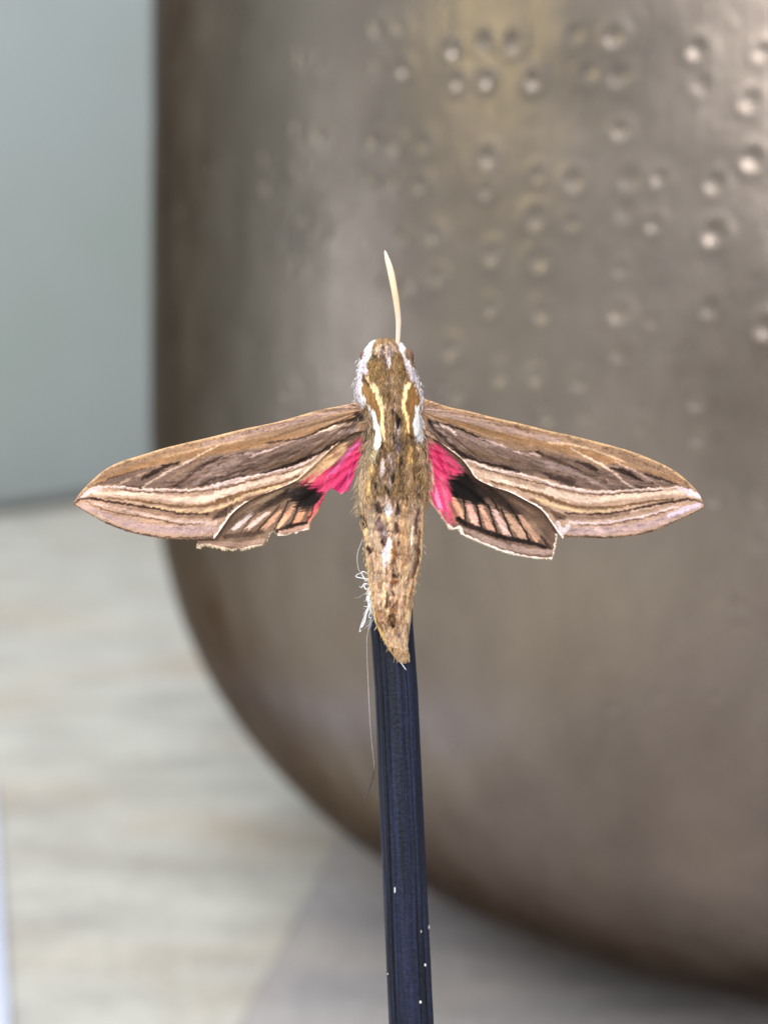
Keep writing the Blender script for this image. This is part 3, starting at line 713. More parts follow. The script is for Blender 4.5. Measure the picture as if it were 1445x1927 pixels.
def tegz(x, y): return zfront(x, y)+.32
ruled('tegula', b1([(350,690),(440,780),(520,890),(590,1050),(650,1220),(670,1400),(690,1620)]), b1([(340,740),(330,850),(375,970),(420,1090),(480,1230),(500,1400),(520,1550),(500,1700),(470,1830),(520,1800),(600,1740)]), tegz, bc, M_body, moth, 120, 40, .3)
ruled('tegula', b1([(1040,740),(980,860),(965,1000),(950,1130),(985,1290),(1010,1440),(1030,1540)]), b1([(1100,730),(1160,850),(1215,950),(1205,1090),(1195,1280),(1210,1420),(1180,1540),(1120,1600)]), tegz, bc, M_body, moth, 120, 40, .3)

for sx in (-1, 1):
    for k, (yy, ex, ey) in enumerate(((745, 26, 800), (800, 30, 870), (860, 30, 945))):
        lp = spline([(738+sx*14, yy, -1.8), (738+sx*38, yy+18, -3.6), (740+sx*(ex+10), ey-14, -4.8), (742+sx*ex*.9, ey, -5.2), (744+sx*34, ey+26, -5.4)])
        lp = resample(lp, 24)
        tube('leg', loc(lp[:, 0], lp[:, 1], lp[:, 2]), [.00035, .0004, .00028, .0002, .00012], M_leg, moth, 7)

# ------------------------------------------------------------------ wings
def zplane(x):
    q = np.abs(x-738)/590
    return 1.3-3.6*np.clip(q, 0, 1.2)**1.6
def fw_z(side):
    bx = 738+side*60
    def f(x, y):
        q = np.clip(np.abs(x-bx)/530, 0, 1)
        mid = 785+q*150
        return zplane(x)+.55*np.exp(-((y-mid)/70)**2)*(1-q*.6)-.35*np.clip((y-mid-40)/100, 0, 1)
    return f
def hw_z(side):
    g = fw_z(side)
    def f(x, y):
        th_ = np.arctan2(y-820, np.abs(x-738)); 
        return g(x, y)-.62+.10*np.sin(th_*46)*np.clip((np.hypot(y-820, x-738)-40)/80, 0, 1)
    return f

def polar_grain(c, bx, by, amp=.15, k=75, seed=60, sm=9.0):
    th_ = np.arctan2(c.Y-by, np.abs(c.X-bx)); r = np.hypot(c.X-bx, c.Y-by); sg_ = np.sign(c.X-bx)
    fk = np.clip(r/250, .25, 1)*k*2.2
    dr = sm*(vnoise(th_*fk+50, r/50, seed+7)-.5)+sm*.6*(vnoise(th_*k+31, r/30, seed+8)-.5)
    if sm: c.smear(dr*np.cos(th_)*sg_, dr*np.sin(th_))
    nz = vnoise(th_*k+20, r/16, seed)*.55+vnoise(th_*k*.45+9, r/34, seed+1)*.45
    c.grain(nz, amp)
    c.h += .06*(vnoise(th_*k*.5+3, r/60, seed+2)-.5)+.16*(vnoise(th_*k*.2+7, r/120, seed+5)-.5)
    c.grain(vnoise(c.X/1.7, c.Y/1.7, seed+3), .07)
def speckle(c, pts, n, lo, hi, col, rng_):
    P = resample(spline(pts), 400); nn = np.gradient(P, axis=0); nn /= np.linalg.norm(nn, axis=1, keepdims=True)
    for k in range(n):
        i = rng_.integers(20, 385); off = rng_.uniform(lo, hi)
        p = P[i]+np.array([-nn[i, 1], nn[i, 0]])*off*(1 if (-nn[i, 1]*0+nn[i, 0]) > 0 else -1)
        q = p+nn[i]*rng_.uniform(1, 5)+rng_.normal(0, .8, 2)
        c.stroke([p, q], col, rng_.uniform(1.2, 2.4), rng_.uniform(.35, .85), 1.2)

def streaks(c, up, lo, n, cols, w, op, seed, ur=(.03, .95), L=(.03, .12)):
    r_ = np.random.default_rng(seed); U = resample(spline(up), 300); W_ = resample(spline(lo), 300)
    for k in range(n):
        u0 = r_.uniform(*ur); u1_ = min(.99, u0+r_.uniform(*L)); v0 = r_.uniform(.04, .96); v1 = np.clip(v0+r_.normal(0, .05), .02, .98)
        q = []
        for t in np.linspace(0, 1, 5):
            i = int((u0*(1-t)+u1_*t)*299); v_ = v0*(1-t)+v1*t; q.append(U[i]*(1-v_)+W_[i]*v_)
        ww = r_.uniform(*w)
        c.stroke(q, cols[r_.integers(len(cols))], [.4, ww, .4], r_.uniform(*op), 1.3)
# ---- left forewing
LE_L = [(700,746),(666,758),(595,773),(525,793),(454,808),(402,821),(355,832),(308,843.5),(261,858),(226,869),(198,883.5),(172,905),(150.6,928),(137.6,947)]
TE_L = [(705,806),(682,811),(663.5,815),(642,830),(619,849),(595,873),(569,896),(555,906),(525,919),(489,933),(461,947),(437.6,966),(421,989),(403.5,1013.5),(398,1012),(355,1014),(308,1013),(273,1007),(238,999),(202,985),(179,972),(155,957.6),(137.6,947.5)]
wl = Canvas(120, 735, 700, 1030, (160,127,96), warp=1.6, seed=20)
s = wl.stroke
low = A_([(90,860),(160,800),(270,745),(450,735),(620,765),(850,765),(1000,765),(1200,740),(1445,690)])+B_([(150,740),(300,700),(500,660),(650,630),(850,570),(1000,500),(1100,450),(1250,350),(1320,290)])
upb = A_([(270,722),(520,640),(700,590),(900,575),(1150,510),(1340,490)])+B_([(200,500),(400,455),(600,435),(800,385),(1000,320),(1100,280),(1250,240),(1340,215)])
s(B_([(1330,90),(900,210),(500,310),(100,420)]), (168,139,122), 11, .9)
s(LE_L[:], (200,165,122), [4,5,6,7,6,6,5,4], .9)
speckle(wl, LE_L, 130, 3, 13, (112,82,62), np.random.default_rng(3))
s(B_([(1280,205),(1000,290),(700,360),(400,420),(200,450),(0,500)]), (152,115,78), [5,9,11,11,12], .9)
s(A_([(1445,430),(1200,465),(1000,490),(700,560),(450,640),(290,700)]), (160,120,82), [12,12,11,9,6], .9)
s(B_([(1200,190),(800,270),(400,370)]), (140,112,92), 3, .6); s(A_([(1440,370),(1100,440),(800,510)]), (206,170,128), 3, .7)
s(A_([(275,722),(420,670),(550,630),(650,600)]), (94,65,46), [2,4,3.5,2])
wl.fill(upb+low[::-1][:-3], (124,101,86), nz=.3)
s(A_([(1050,720),(1200,620),(1400,550)]), (152,130,117), 8, .8); s(A_([(1180,680),(1380,600)])+B_([(150,570)]), (146,124,112), 6, .7)
s(A_([(610,690),(700,645),(800,590),(920,555)]), (70,48,37), [4,8,8,3])
s(A_([(455,740),(540,748),(640,757)]), (70,48,38), 3)
s(A_([(870,750),(1000,665),(1130,570),(1250,520)]), (86,62,50), [5,6,6,3]); s(A_([(1090,745),(1200,695),(1340,690),(1445,655)]), (84,62,52), 7, .8)
s(A_([(830,700),(950,620),(1100,540)]), (150,118,88), 6, .7)
s(A_([(1220,425),(1000,540),(800,645),(630,755)]), (220,194,166), [2,3.5,4,3]); s(A_([(660,640),(560,670),(440,730)]), (188,160,132), 3, .8)
s(B_([(0,640),(100,570),(250,515),(390,480)]), (74,54,43), [6,5,4,2]); s(B_([(420,490),(470,480),(500,510)]), (186,158,144), 6, .8); s(B_([(412,480)]), (30,22,20), [5,5])
s(B_([(600,600),(750,550),(900,500),(1150,370)]), (112,88,66), 12, .8); s(B_([(300,640),(550,560),(800,470)]), (104,82,68), 9, .6)
s(B_([(480,505),(650,445),(800,388),(960,335)]), (206,178,168), [4,3.5,3,2]); s(B_([(930,345),(1050,300),(1150,268),(1245,250)]), (226,198,170), [4,6,7,3])
s(B_([(600,400),(780,375),(900,350),(1050,285),(1200,228),(1350,205)]), (60,43,33), [3,3,3,3,5,7])
s(B_([(560,645),(700,605),(850,548),(1000,490),(1100,425),(1200,375)]), (60,44,35), [5,8,7,6,6,4])
s(B_([(900,420),(1060,380),(1200,300)]), (142,117,102), 7, .8); s(B_([(1080,440),(1200,360),(1290,290)]), (98,74,60), 5, .8); s(B_([(60,740),(300,650),(500,600)]), (86,63,51), 5)
s(B_([(1330,170),(1370,200)]), (70,56,50), 12, .9); s(B_([(1260,300),(1330,290)]), (190,180,172), 5, .7)
streaks(wl, upb, low[4:], 110, [(70,50,40),(84,62,50),(60,42,34),(158,134,120),(170,146,130),(140,112,88)], (1.2, 3.4), (.35, .8), 5)
s(A_([(610,690),(700,645),(800,590),(920,555)]), (62,42,32), [3,7,7,2]); s(B_([(560,645),(700,605),(850,548),(1000,490),(1100,425),(1200,375)]), (56,40,32), [3,7,6,5,5,3])
polar_grain(wl, 690, 770, .10, 80, 60)
lowfill = low+[(660,830),(600,890),(480,950),(400,1020),(120,1025),(120,900)]
wl.fill(lowfill, (186,154,128), nz=.2)
s(A_([(140,835),(200,790),(300,762)]), (218,194,190), [5,9,6])
s(A_([(250,800),(450,800),(650,815),(850,838),(1000,853),(1150,838),(1300,800),(1445,745)])+B_([(200,800),(400,745),(600,700),(800,650),(940,595)]), (234,206,180), [7,8,9,10,13,12,10,9,8,8,6])
s(A_([(200,770),(280,748),(440,748),(640,773),(850,770),(1000,773),(1200,748),(1445,695)])+B_([(150,745),(350,690),(520,660),(700,620),(850,580),(1000,510)]), (240,218,208), [2.5,3,3,3.5,3,3.5], .8, h=.04)
s(A_([(450,768),(620,790),(800,793),(950,793),(1100,783),(1250,763),(1445,718)])+B_([(200,770),(400,712),(600,668),(800,622),(950,560)]), (96,68,54), 2.2)
s(A_([(330,838),(550,853),(750,882),(900,902),(1050,905),(1200,885),(1400,825)])+B_([(200,860),(400,800),(600,750),(750,705),(870,655)]), (130,96,64), [3,5,6,6,6,5,4], 1)
s(A_([(700,905),(900,937),(1100,947),(1250,912),(1400,860)])+B_([(350,850),(500,795),(700,745)]), (226,192,140), [3,4,5,4.5,4,4,4])
s(A_([(600,925),(800,965),(1000,985),(1200,980)]), (148,116,94), 8)
s(B_([(100,975),(250,935),(400,865),(560,810),(720,760)]), (128,98,74), [6,8,6,4,3]); s(A_([(1200,1000),(1260,970),(1340,915)]), (74,55,45), [6,14,8], .9, 5)
s(A_([(78,882),(140,845),(220,842),(350,866),(500,886),(650,908),(800,937),(950,962),(1150,966)]), (74,50,38), [2,4,5,5,4.5,4,3.5,3.5,3])
s(A_([(300,880),(500,915),(650,940),(800,965)]), (176,142,116), 3.5, .8)
s(A_([(130,890),(300,962),(450,1020),(650,1070),(850,1092),(1050,1095),(1200,1085)]), (186,158,150), [6,10,13,15,15,14,12])
s(A_([(250,885),(450,925),(600,958),(800,1002),(950,1025),(1220,1040)]), (210,182,166), [3,4,4,4,5,6])
s(A_([(170,865),(300,922),(450,962),(600,984),(800,1022),(950,1050),(1090,1047)]), (118,84,68), [1.5,2.5,3,3,3,3,2])
for k, p in enumerate([(300,950),(420,1000),(600,1060),(770,1070),(880,1070),(980,1080),(700,1090),(1100,1090)]): s(A_([p, (p[0]+60, p[1]+14)]), (158,128,122), 3, .6)
s(A_([(330,1032),(500,1093),(650,1130),(800,1152),(1000,1158),(1200,1150)]), (92,66,52), 2.5)
s(A_([(80,892),(200,965),(330,1037)]), (216,182,144), 2)
s(B_([(185,1160),(260,1060),(330,962),(430,884),(560,828)]), (244,228,216), [6,8,6,4,2], 1, 1.5, h=.12, nz=.1)
s(B_([(600,800),(720,755),(830,707),(890,662),(1000,562),(1100,470),(1200,392)]), (240,214,184), [2,4,5,6,6,5,4], 1, 1.5, h=.1, nz=.1)
streaks(wl, low[::-1], TE_L[1:], 90, [(150,116,84),(176,140,108),(240,216,190),(214,184,152),(136,104,82)], (.8, 1.8), (.3, .7), 7)
contrast(wl, 1.14)
wl.rgb *= np.array([1.0, .985, 1.012])
polar_grain(wl, 690, 770, .13, 80, 64, 0)
ruled('forewing', LE_L, TE_L, fw_z(-1), wl, M_wing, moth, 430, 130)['label'] = 'intact brown streaked forewing over the tattered hindwing'

# ---- right forewing
LE_R = [(778,745),(807,753),(842,765),(884,774),(925,784.6),(967,794),(1008,804),(1030,810),(1073,819),(1137,835),(1180,847),(1223,863),(1266,884),(1294,906),(1315,929.5),(1323,947)]
TE_R = [(776,806),(792,814),(807,821),(826,831),(848.5,848),(869,864.6),(884,883),(896,900),(925,915),(956,925),(987.6,941),(1019,960),(1039.5,987),(1058,1013),(1064,1010),(1094,1010),(1137,1012),(1169.5,1010),(1202,1005.6),(1234,998),(1266,983),(1298,968),(1322,955),(1323.2,948)]
wr = Canvas(780, 735, 1345, 1030, (158,126,97), warp=1.6, seed=30)
s = wr.stroke
lowR = C5([(1340,850),(1290,800),(1180,725),(960,730),(770,745),(600,755),(430,755),(250,740),(100,700),(0,682)])+C4([(1300,805),(1150,765),(1000,730),(850,700),(650,650),(450,590),(330,510),(200,420),(100,330)])
upR = C5([(1180,715),(1000,640),(800,580),(600,525),(450,560),(250,480),(60,440)])+C4([(1200,545),(1050,520),(900,510),(700,450),(500,370),(300,285),(130,225)])
s(C4([(120,140),(400,225),(700,300),(1000,370),(1300,430)]), (166,139,123), 12, .9)
s(LE_R, (202,166,120), [4,5,6,7,7,6,5,4], .9)
speckle(wr, LE_R, 130, 3, 13, (108,80,62), np.random.default_rng(4))
s(C4([(200,220),(500,300),(800,385),(1100,450),(1300,490)])+C5([(100,385),(300,430)]), (150,114,78), [5,10,13,13,12,10], .9)
s(C5([(100,370),(300,420),(500,490),(800,590),(1000,640),(1150,680)]), (162,122,83), [10,12,13,12,9,5], .9)
s(C5([(0,335),(250,365),(450,420),(650,500)]), (222,190,152), 3.5, .8); s(C4([(500,260),(800,340),(1100,400)]), (138,112,94), 3, .6)
wr.fill(upR+lowR[::-1][:-3], (122,99,85), nz=.3)
s(C4([(140,250),(160,300),(210,350)]), (44,34,30), [6,8,4]); s(C4([(190,262),(400,318),(600,405),(730,455)]), (58,44,36), [5,4,3.5,2.5])
s(C4([(185,290),(280,300),(350,345),(370,380)]), (218,194,180), [5,6,4,2]); s(C4([(250,340),(330,420),(300,430)]), (176,152,138), 5, .7)
s(C4([(380,345),(550,430),(720,490)]), (148,125,113), 8, .8)
s(C4([(590,408),(750,462),(900,522),(1040,565)]), (208,182,174), [3,5,4,3]); s(C4([(1060,545),(1110,560)]), (205,180,162), 8, .8); s(C4([(1132,536)]), (28,22,20), [5,5])
s(C4([(430,520),(700,580),(950,625)]), (114,91,66), 9, .8); s(C4([(350,500),(500,588),(700,658),(850,685),(985,735)]), (57,43,34), [5,7,7,7,4]); s(C4([(190,330),(300,440),(380,495)]), (74,57,48), 5)
s(C4([(1050,600),(1250,680),(1445,745)]), (142,120,107), 9, .8); s(C4([(1150,560),(1300,605),(1440,680)]), (90,69,58), [3,7,5]); s(C4([(1100,705),(1300,765),(1440,805)]), (84,64,54), [6,7,6]); s(C4([(750,600),(950,680),(1150,730)]), (130,106,90), 6, .7)
s(C5([(0,520),(200,575),(400,680),(520,740)]), (152,130,120), [8,10,8,4], .85); s(C5([(20,640),(120,662),(200,702),(290,738)]), (80,59,50), [5,7,6,4]); s(C5([(255,510),(350,540),(430,585)]), (64,47,38), [4,8,4]); s(C5([(430,600),(520,700)]), (94,71,58), 5); s(C5([(420,620),(600,690)]), (130,108,92), 6, .7)
s(C5([(560,560),(660,588),(760,632),(820,670)]), (64,45,36), [4,9,8,3])
s(C5([(190,385),(400,490),(580,600),(700,700),(775,745)]), (222,195,170), [2,4,4,4,3]); s(C5([(600,510),(750,580),(880,650),(985,722)]), (194,164,140), [2,3,3.5,2.5])
s(C5([(860,615),(1000,660),(1140,705)]), (74,51,40), [4,4.5,2]); s(C5([(790,738),(900,728),(975,722)]), (70,50,40), 3); s(C5([(550,752),(690,752)]), (66,47,38), 3.5)
streaks(wr, upR, lowR[2:], 110, [(70,50,40),(84,62,50),(60,42,34),(158,134,120),(170,146,130),(140,112,88)], (1.2, 3.4), (.35, .8), 6)
s(C5([(560,560),(660,588),(760,632),(820,670)]), (58,40,32), [3,8,7,2]); s(C4([(350,500),(500,588),(700,658),(850,685),(985,735)]), (54,40,32), [4,6,6,6,3])
polar_grain(wr, 785, 770, .10, 80, 70)
wr.fill(lowR+[(800,840),(860,880),(960,940),(1050,1025),(1340,1025),(1340,920)], (188,157,131), nz=.2)
s(C5([(1335,815),(1240,772),(1150,752)]), (230,212,222), [6,11,7])
s(C5([(1200,778),(1000,782),(800,802),(600,818),(400,842),(250,828),(100,790),(0,752)])+C4([(1300,925),(1150,890),(1000,850),(800,800),(600,738),(510,680)]), (236,210,182), [7,8,9,10,14,12,10,9,9,8,8,6])
s(C5([(1180,732),(960,745),(800,750),(600,768),(450,773),(300,758),(100,718),(0,698)])+C4([(1250,822),(1050,758),(850,715),(700,690),(530,625),(450,605)]), (238,218,208), [2.5,3,3,3.5,3.5,4,4,4], .8, h=.04)
s(C5([(1000,758),(800,773),(650,783),(500,793),(350,788),(200,763),(0,715)])+C4([(1200,832),(950,772),(750,722),(560,665)]), (92,65,52), 2.2)
s(C5([(1100,835),(900,855),(700,890),(500,910),(350,910),(200,890),(0,828)])+C4([(1250,952),(1050,892),(850,840),(700,800)]), (126,93,62), [3,5,6,6,6,5,4], 1)
s(C5([(540,938),(400,948),(250,936),(100,902),(0,872)])+C4([(1250,1005),(1100,955)]), (228,195,142), [3,4,5,4.5,4])
s(C5([(700,955),(500,990),(300,1000),(150,985)]), (148,118,98), 9); s(C5([(40,940),(90,990),(150,1000)]), (76,57,46), [6,12,6], .9, 5); s(C4([(1330,1110),(1200,1050),(1050,960)]), (112,86,66), [8,8,4], .8)
s(C5([(1362,866),(1250,838),(1100,857),(950,882),(800,912),(650,946),(500,962),(350,970),(150,957)]), (72,49,39), [2,4.5,5,5,4.5,4,3.5,3.5,3])
s(C5([(1330,885),(1150,962),(950,1042),(750,1088),(500,1112),(300,1112),(120,1108)]), (188,161,154), [7,12,15,15,14,13,12]); s(C5([(1335,882),(1200,925),(1060,980)]), (217,203,217), [6,10,7])
s(C5([(1150,893),(950,953),(750,1003),(550,1032),(350,1046),(200,1040)]), (224,200,194), [3,4,4,4.5,5,6]); s(C5([(1100,925),(900,987),(680,1032),(600,1046),(450,1062),(270,1062)]), (124,91,78), [1.5,3,3,3,3,2])
s(C5([(800,950),(950,915),(1080,885)]), (170,138,114), 4, .8)
for k, p in enumerate([(1150,985),(1020,1010),(850,1060),(700,1075),(560,1090),(400,1100),(270,1095),(620,1120)]): s(C5([p, (p[0]-60, p[1]+14)]), (150,126,126), 4, .6)
s(C5([(1080,1045),(900,1120),(700,1160),(500,1170),(300,1160),(140,1160)]), (84,60,48), 2.5); s(C5([(1355,915),(1150,1022),(940,1112)]), (214,182,142), 2.5); s(C5([(90,1050),(130,1120),(180,1070)]), (230,215,212), 9)
s(C4([(1345,1318),(1250,1192),(1150,1062),(1000,972),(850,897),(700,850),(560,775),(500,692),(430,602),(330,527),(220,447)]), (246,234,218), [4,8,8,6,5.5,5,5,5.5,6,6,4], 1, 1.5, h=.12, nz=.1)
streaks(wr, lowR[::-1], TE_R[1:], 90, [(150,116,84),(176,140,108),(240,216,190),(214,184,152),(136,104,82)], (.8, 1.8), (.3, .7), 8)
contrast(wr, 1.14)
wr.rgb *= np.array([1.0, .985, 1.012])
polar_grain(wr, 785, 770, .13, 80, 74, 0)
ruled('forewing', LE_R, TE_R, fw_z(1), wr, M_wing, moth, 430, 130)['label'] = 'intact brown streaked forewing over the whole hindwing'

# ---- left hindwing, torn along its edge
HU_L = [(706,812),(655,806),(620,826),(570,862),(500,900),(430,945),(385,995),(371,1012)]
HL_L = [(706,850),(690,848),(678,858),(667,893),(655,926),(648,927),(642,931),(635,925),(623.5,919),(614,926),(607,942),(600,961),(598,966),(586,978),(584,986),(582.5,996.5),(572,999),(563,1000),(556,1007),(554,1002),(539,1008),(523,1009),(521,1005),(516,997),(507,1003),(501,1020),(494,1026),(486,1027),(474,1030),(466,1033),(454,1036),(450,1031),(445,1034),(436,1036),(431,1033),(427,1035),(419,1035),(416.5,1032),(400,1030),(390,1027),(383.5,1025),(378,1031),(371,1031),(372,1022)]
hl = Canvas(355, 805, 700, 1050, (134,109,85), warp=1.3, seed=50)
s = hl.stroke
s(B_([(890,690),(1050,545),(1220,410)]), (240,198,142), [14,20,10])
hl.fill(B_([(880,710),(1000,640),(1150,570),(1260,440),(1360,340),(1420,420),(1400,850),(1180,840),(1120,750),(1060,870),(1000,820)]), (222,62,106), soft=4)
s(B_([(1350,390),(1250,480),(1170,590),(1080,660)]), (206,124,168), [6,8,6,3], .8); s(B_([(1310,560),(1220,690),(1150,770)]), (188,38,98), 7, .8); s(B_([(940,710),(1050,660)]), (228,86,106), 12, .7); s(B_([(1180,800),(1250,780)]), (226,135,152), 7, .8); s(B_([(1270,620),(1240,780)]), (224,100,150), 5, .7)
s(B_([(1150,480),(1220,520)]), (150,96,84), 5, .7); s(B_([(1090,640),(1060,760)]), (235,110,130), 3, .6)
s(B_([(420,960),(560,870),(720,790)]), (164,140,110), 9, .8)
s(B_([(300,1080),(420,960),(560,880)]), (120,98,76), 5, .7)
s(B_([(340,1085),(430,1015),(500,955)]), (216,202,192), [7,9,5]); s(B_([(455,1080),(530,1015),(605,965)]), (230,194,174), [7,9,5]); s(B_([(580,1085),(655,1005),(705,945)]), (236,182,142), [7,10,5]); s(B_([(705,1060),(760,985),(805,915)]), (241,178,134), [8,11,6]); s(B_([(840,1030),(885,950)]), (241,167,122), 12); s(B_([(940,1000),(1010,910)]), (226,124,104), 10)
s(B_([(560,930),(680,860),(780,800)]), (70,54,43), [8,16,13], .92, 6); s(B_([(480,960),(560,920)]), (112,92,72), 6, .8)
s(B_([(950,700),(1090,575),(1230,450)]), (240,200,146), [6,10,6], .85)
hl.fill(B_([(850,740),(930,720),(1010,760),(1050,830),(1010,890),(930,930),(850,910),(800,830)]), (34,25,20), soft=7, nz=.6)
s(B_([(830,860),(900,930)]), (48,36,30), 12, .8, 7); s(B_([(770,785),(860,780)]), (62,50,44), 12, .9, 5); s(B_([(780,780),(800,770)]), (120,110,115), 5, .7)
s(B_([(970,930),(1040,860),(1075,790)]), (226,88,108), [5,6,4])
polar_grain(hl, 690, 815, .12, 60, 80, 17.0)
for L, w, c in (([(395,1120),(480,1000),(570,905)], 2.5, (94,72,55)), ([(530,1100),(620,1000),(710,890)], 2.8, (84,62,46)), ([(670,1090),(730,970),(775,860)], 3, (68,48,37)), ([(795,1060),(830,970),(855,890)], 3.2, (48,31,25)), ([(910,1040),(960,960),(980,880)], 2.5, (60,34,28))): s(B_(L), c, w)
s(B_([(265,1150),(420,1132),(570,1112)]), (92,72,56), [8,10,7], .9, 4); s(B_([(665,1112),(780,1065),(920,1035)]), (54,37,28), [6,7,5], .95, 3)
s(B_([(50,1195),(250,1205),(400,1208),(570,1180)]), (166,137,114), 10); s(B_([(710,1115),(830,1090),(930,1065)]), (196,157,132), 8)
s([(372,1030),(383.5,1024),(417,1031),(436,1034),(454,1033),(474,1028.5),(495,1025)], (238,218,186), 3, .9, 1.3); s([(523,1007),(540,1007),(555,1003),(572,998),(582,995)], (240,224,196), 3.5, .9, 1.3)
contrast(hl, 1.1)
hl.rgb *= np.array([1.0, .98, 1.03])
polar_grain(hl, 690, 815, .12, 60, 82, 0)
ruled('hindwing', HU_L, HL_L, hw_z(-1), hl, M_wing, moth, 420, 100, smooth_lo=False)['label'] = 'tattered hindwing with a torn notched edge'

# ---- right hindwing
HU_R = [(778,806),(830,806),(870,834),(920,874),(980,914),(1020,950),(1048,1002)]
HL_R = [(778,848),(806,870),(809,885),(811,906),(804,928),(803,935),(817,956),(830,972.5),(839,984),(842,990),(844,996),(852,997),(860,995),(864,997),(869,1006),(894,1018),(925,1030.6),(956.5,1042),(987.6,1048),(1008,1051),(1030,1051),(1037.5,1053),(1040,1047),(1042,1039),(1046,1022),(1048.5,1006)]
hr = Canvas(785, 805, 1060, 1065, (122,98,78), warp=1.3, seed=90)
s = hr.stroke
hr.fill(C4([(20,380),(220,460),(330,560),(440,690),(400,740),(320,770),(330,900),(370,1060),(390,1160),(330,1210),(200,1100),(60,950),(20,600)]), (227,72,112), soft=4)
s(C4([(60,400),(150,420),(180,480)]), (226,168,144), 10, .8); s(C4([(180,480),(230,600),(270,720)]), (206,40,86), [5,8,5], .85); s(C4([(260,540),(350,650),(420,710)]), (226,100,122), 6, .7); s(C4([(320,640),(330,740)]), (150,50,60), 4, .6)
s(C4([(240,760),(290,950),(320,1080)]), (232,110,130), [8,10,8], .8); s(C4([(190,880),(235,1060)]), (216,150,180), 8, .8); s(C4([(330,1000),(370,1170)]), (162,112,86), 9, .85); s(C4([(280,1100),(330,1180)]), (170,110,100), 6, .8)
s(C4([(150,640),(165,800),(130,940),(190,1050),(290,1180)]), (228,186,156), [4,6,6,5,4], .9)
s(C4([(760,930),(1000,1030),(1150,1140),(1240,1260)]), (118,94,74), [16,22,20,12], .9); s(C4([(700,870),(900,980),(1080,1080)]), (150,122,96), 6, .6)
for L, c in (([(370,985),(425,1120)], (226,168,128)), ([(490,985),(545,1160)], (233,178,154)), ([(605,1035),(690,1235)], (222,172,138)), ([(725,1075),(845,1275)], (224,184,164)), ([(845,1110),(980,1295)], (206,167,133)), ([(975,1140),(1095,1305)], (190,151,119))): s(C4(L), c, [10, 15], .95, 4)
s(C4([(1080,1180),(1180,1340)]), (150,122,96), 10, .8)
hr.fill(C4([(318,785),(440,705),(520,740),(600,830),(690,900),(650,1000),(560,1020),(450,975),(360,955),(330,880)]), (32,24,20), soft=4.5)
s(C4([(600,860),(760,955),(880,1050),(960,1110)]), (58,43,35), [22,20,14,6], .95, 8); s(C4([(470,690),(540,780),(640,850)]), (98,66,58), [6,9,6], .8)
polar_grain(hr, 785, 815, .12, 60, 84, 17.0)
for L in ([(445,960),(465,1140)], [(555,990),(605,1210)], [(665,1010),(745,1260)], [(785,1050),(885,1300)], [(925,1120),(1045,1340)], [(700,960),(760,1060)], [(850,1000),(930,1130)]): s(C4(L), (44,31,25), [3.5, 3.5])
s(C4([(395,1140),(500,1200),(650,1255),(800,1305),(1000,1345),(1190,1395)]), (44,31,25), [9,10,9,9,9,6], .95, 4)
s(C4([(1150,1300),(1225,1405)]), (78,58,47), 6)
s(C4([(440,1230),(650,1325),(850,1392),(1050,1432),(1240,1440)]), (170,145,127), [6,10,11,11,9])
s(C4([(300,1200),(350,1238),(415,1215),(432,1278),(560,1335),(750,1412),(1000,1482),(1245,1502),(1268,1400),(1288,1280)]), (244,226,202), [7,8,6,7,5,4.5,4.5,5,4,4], 1, 1.5, h=.08, nz=.1)
s(C4([(150,640),(165,800),(125,940),(190,1050),(290,1185)]), (226,184,154), [3,5,7,6,5], .85)
contrast(hr, 1.1)
hr.rgb *= np.array([1.0, .98, 1.03])
polar_grain(hr, 785, 815, .12, 60, 86, 0)
ruled('hindwing', HU_R, HL_R, hw_z(1), hr, M_wing, moth, 360, 110)['label'] = 'whole hindwing with pink base, black patch and cream rim'

def edge_fringe(pts, i0, i1, zf, n, col, ln, out, sgn):
    P = resample(np.array(pts[i0:i1+1], float), 400); T = unit(np.gradient(P, axis=0)); k = rng.integers(2, 398, n)
    nn = np.stack([-T[:, 1], T[:, 0]], 1)[k]*sgn; d = unit(nn+T[k]*rng.normal(out, .25, (n, 1)))
    c = np.array(col, float)*np.ones((n, 1))*rng.uniform(.75, 1.08, (n, 1))
    strands('edge_fringe', P[k]-nn*1.5, d, rng.uniform(*ln, n), rng.uniform(.06, .12, n), np.zeros(n), moth, colour=c[:, None, :], zfun=lambda x, y: zf(x, y)+0*x, curl=.1)
edge_fringe(HL_L, 22, 43, hw_z(-1), 300, (222, 198, 168), (2.2, 4.6), 0, -1)
edge_fringe(HL_R, 7, 25, hw_z(1), 330, (232, 212, 186), (2.0, 4.4), 0, 1)
edge_fringe(TE_L, 13, 22, fw_z(-1), 420, (128, 100, 82), (2.0, 4.0), 0, 1)
edge_fringe(TE_R, 13, 22, fw_z(1), 420, (128, 100, 82), (2.0, 4.0), 0, -1)

# ------------------------------------------------------------------ stick
def stick_c(py):
    return np.interp(py, [780, 1180, 1300, 1560, 1900, 5400], [722, 737.5, 746, 757, 772.5, 933])
SZ = -5.15
ys = np.unique(np.r_[np.linspace(800, 2000, 420), np.linspace(2000, 4600, 60)])
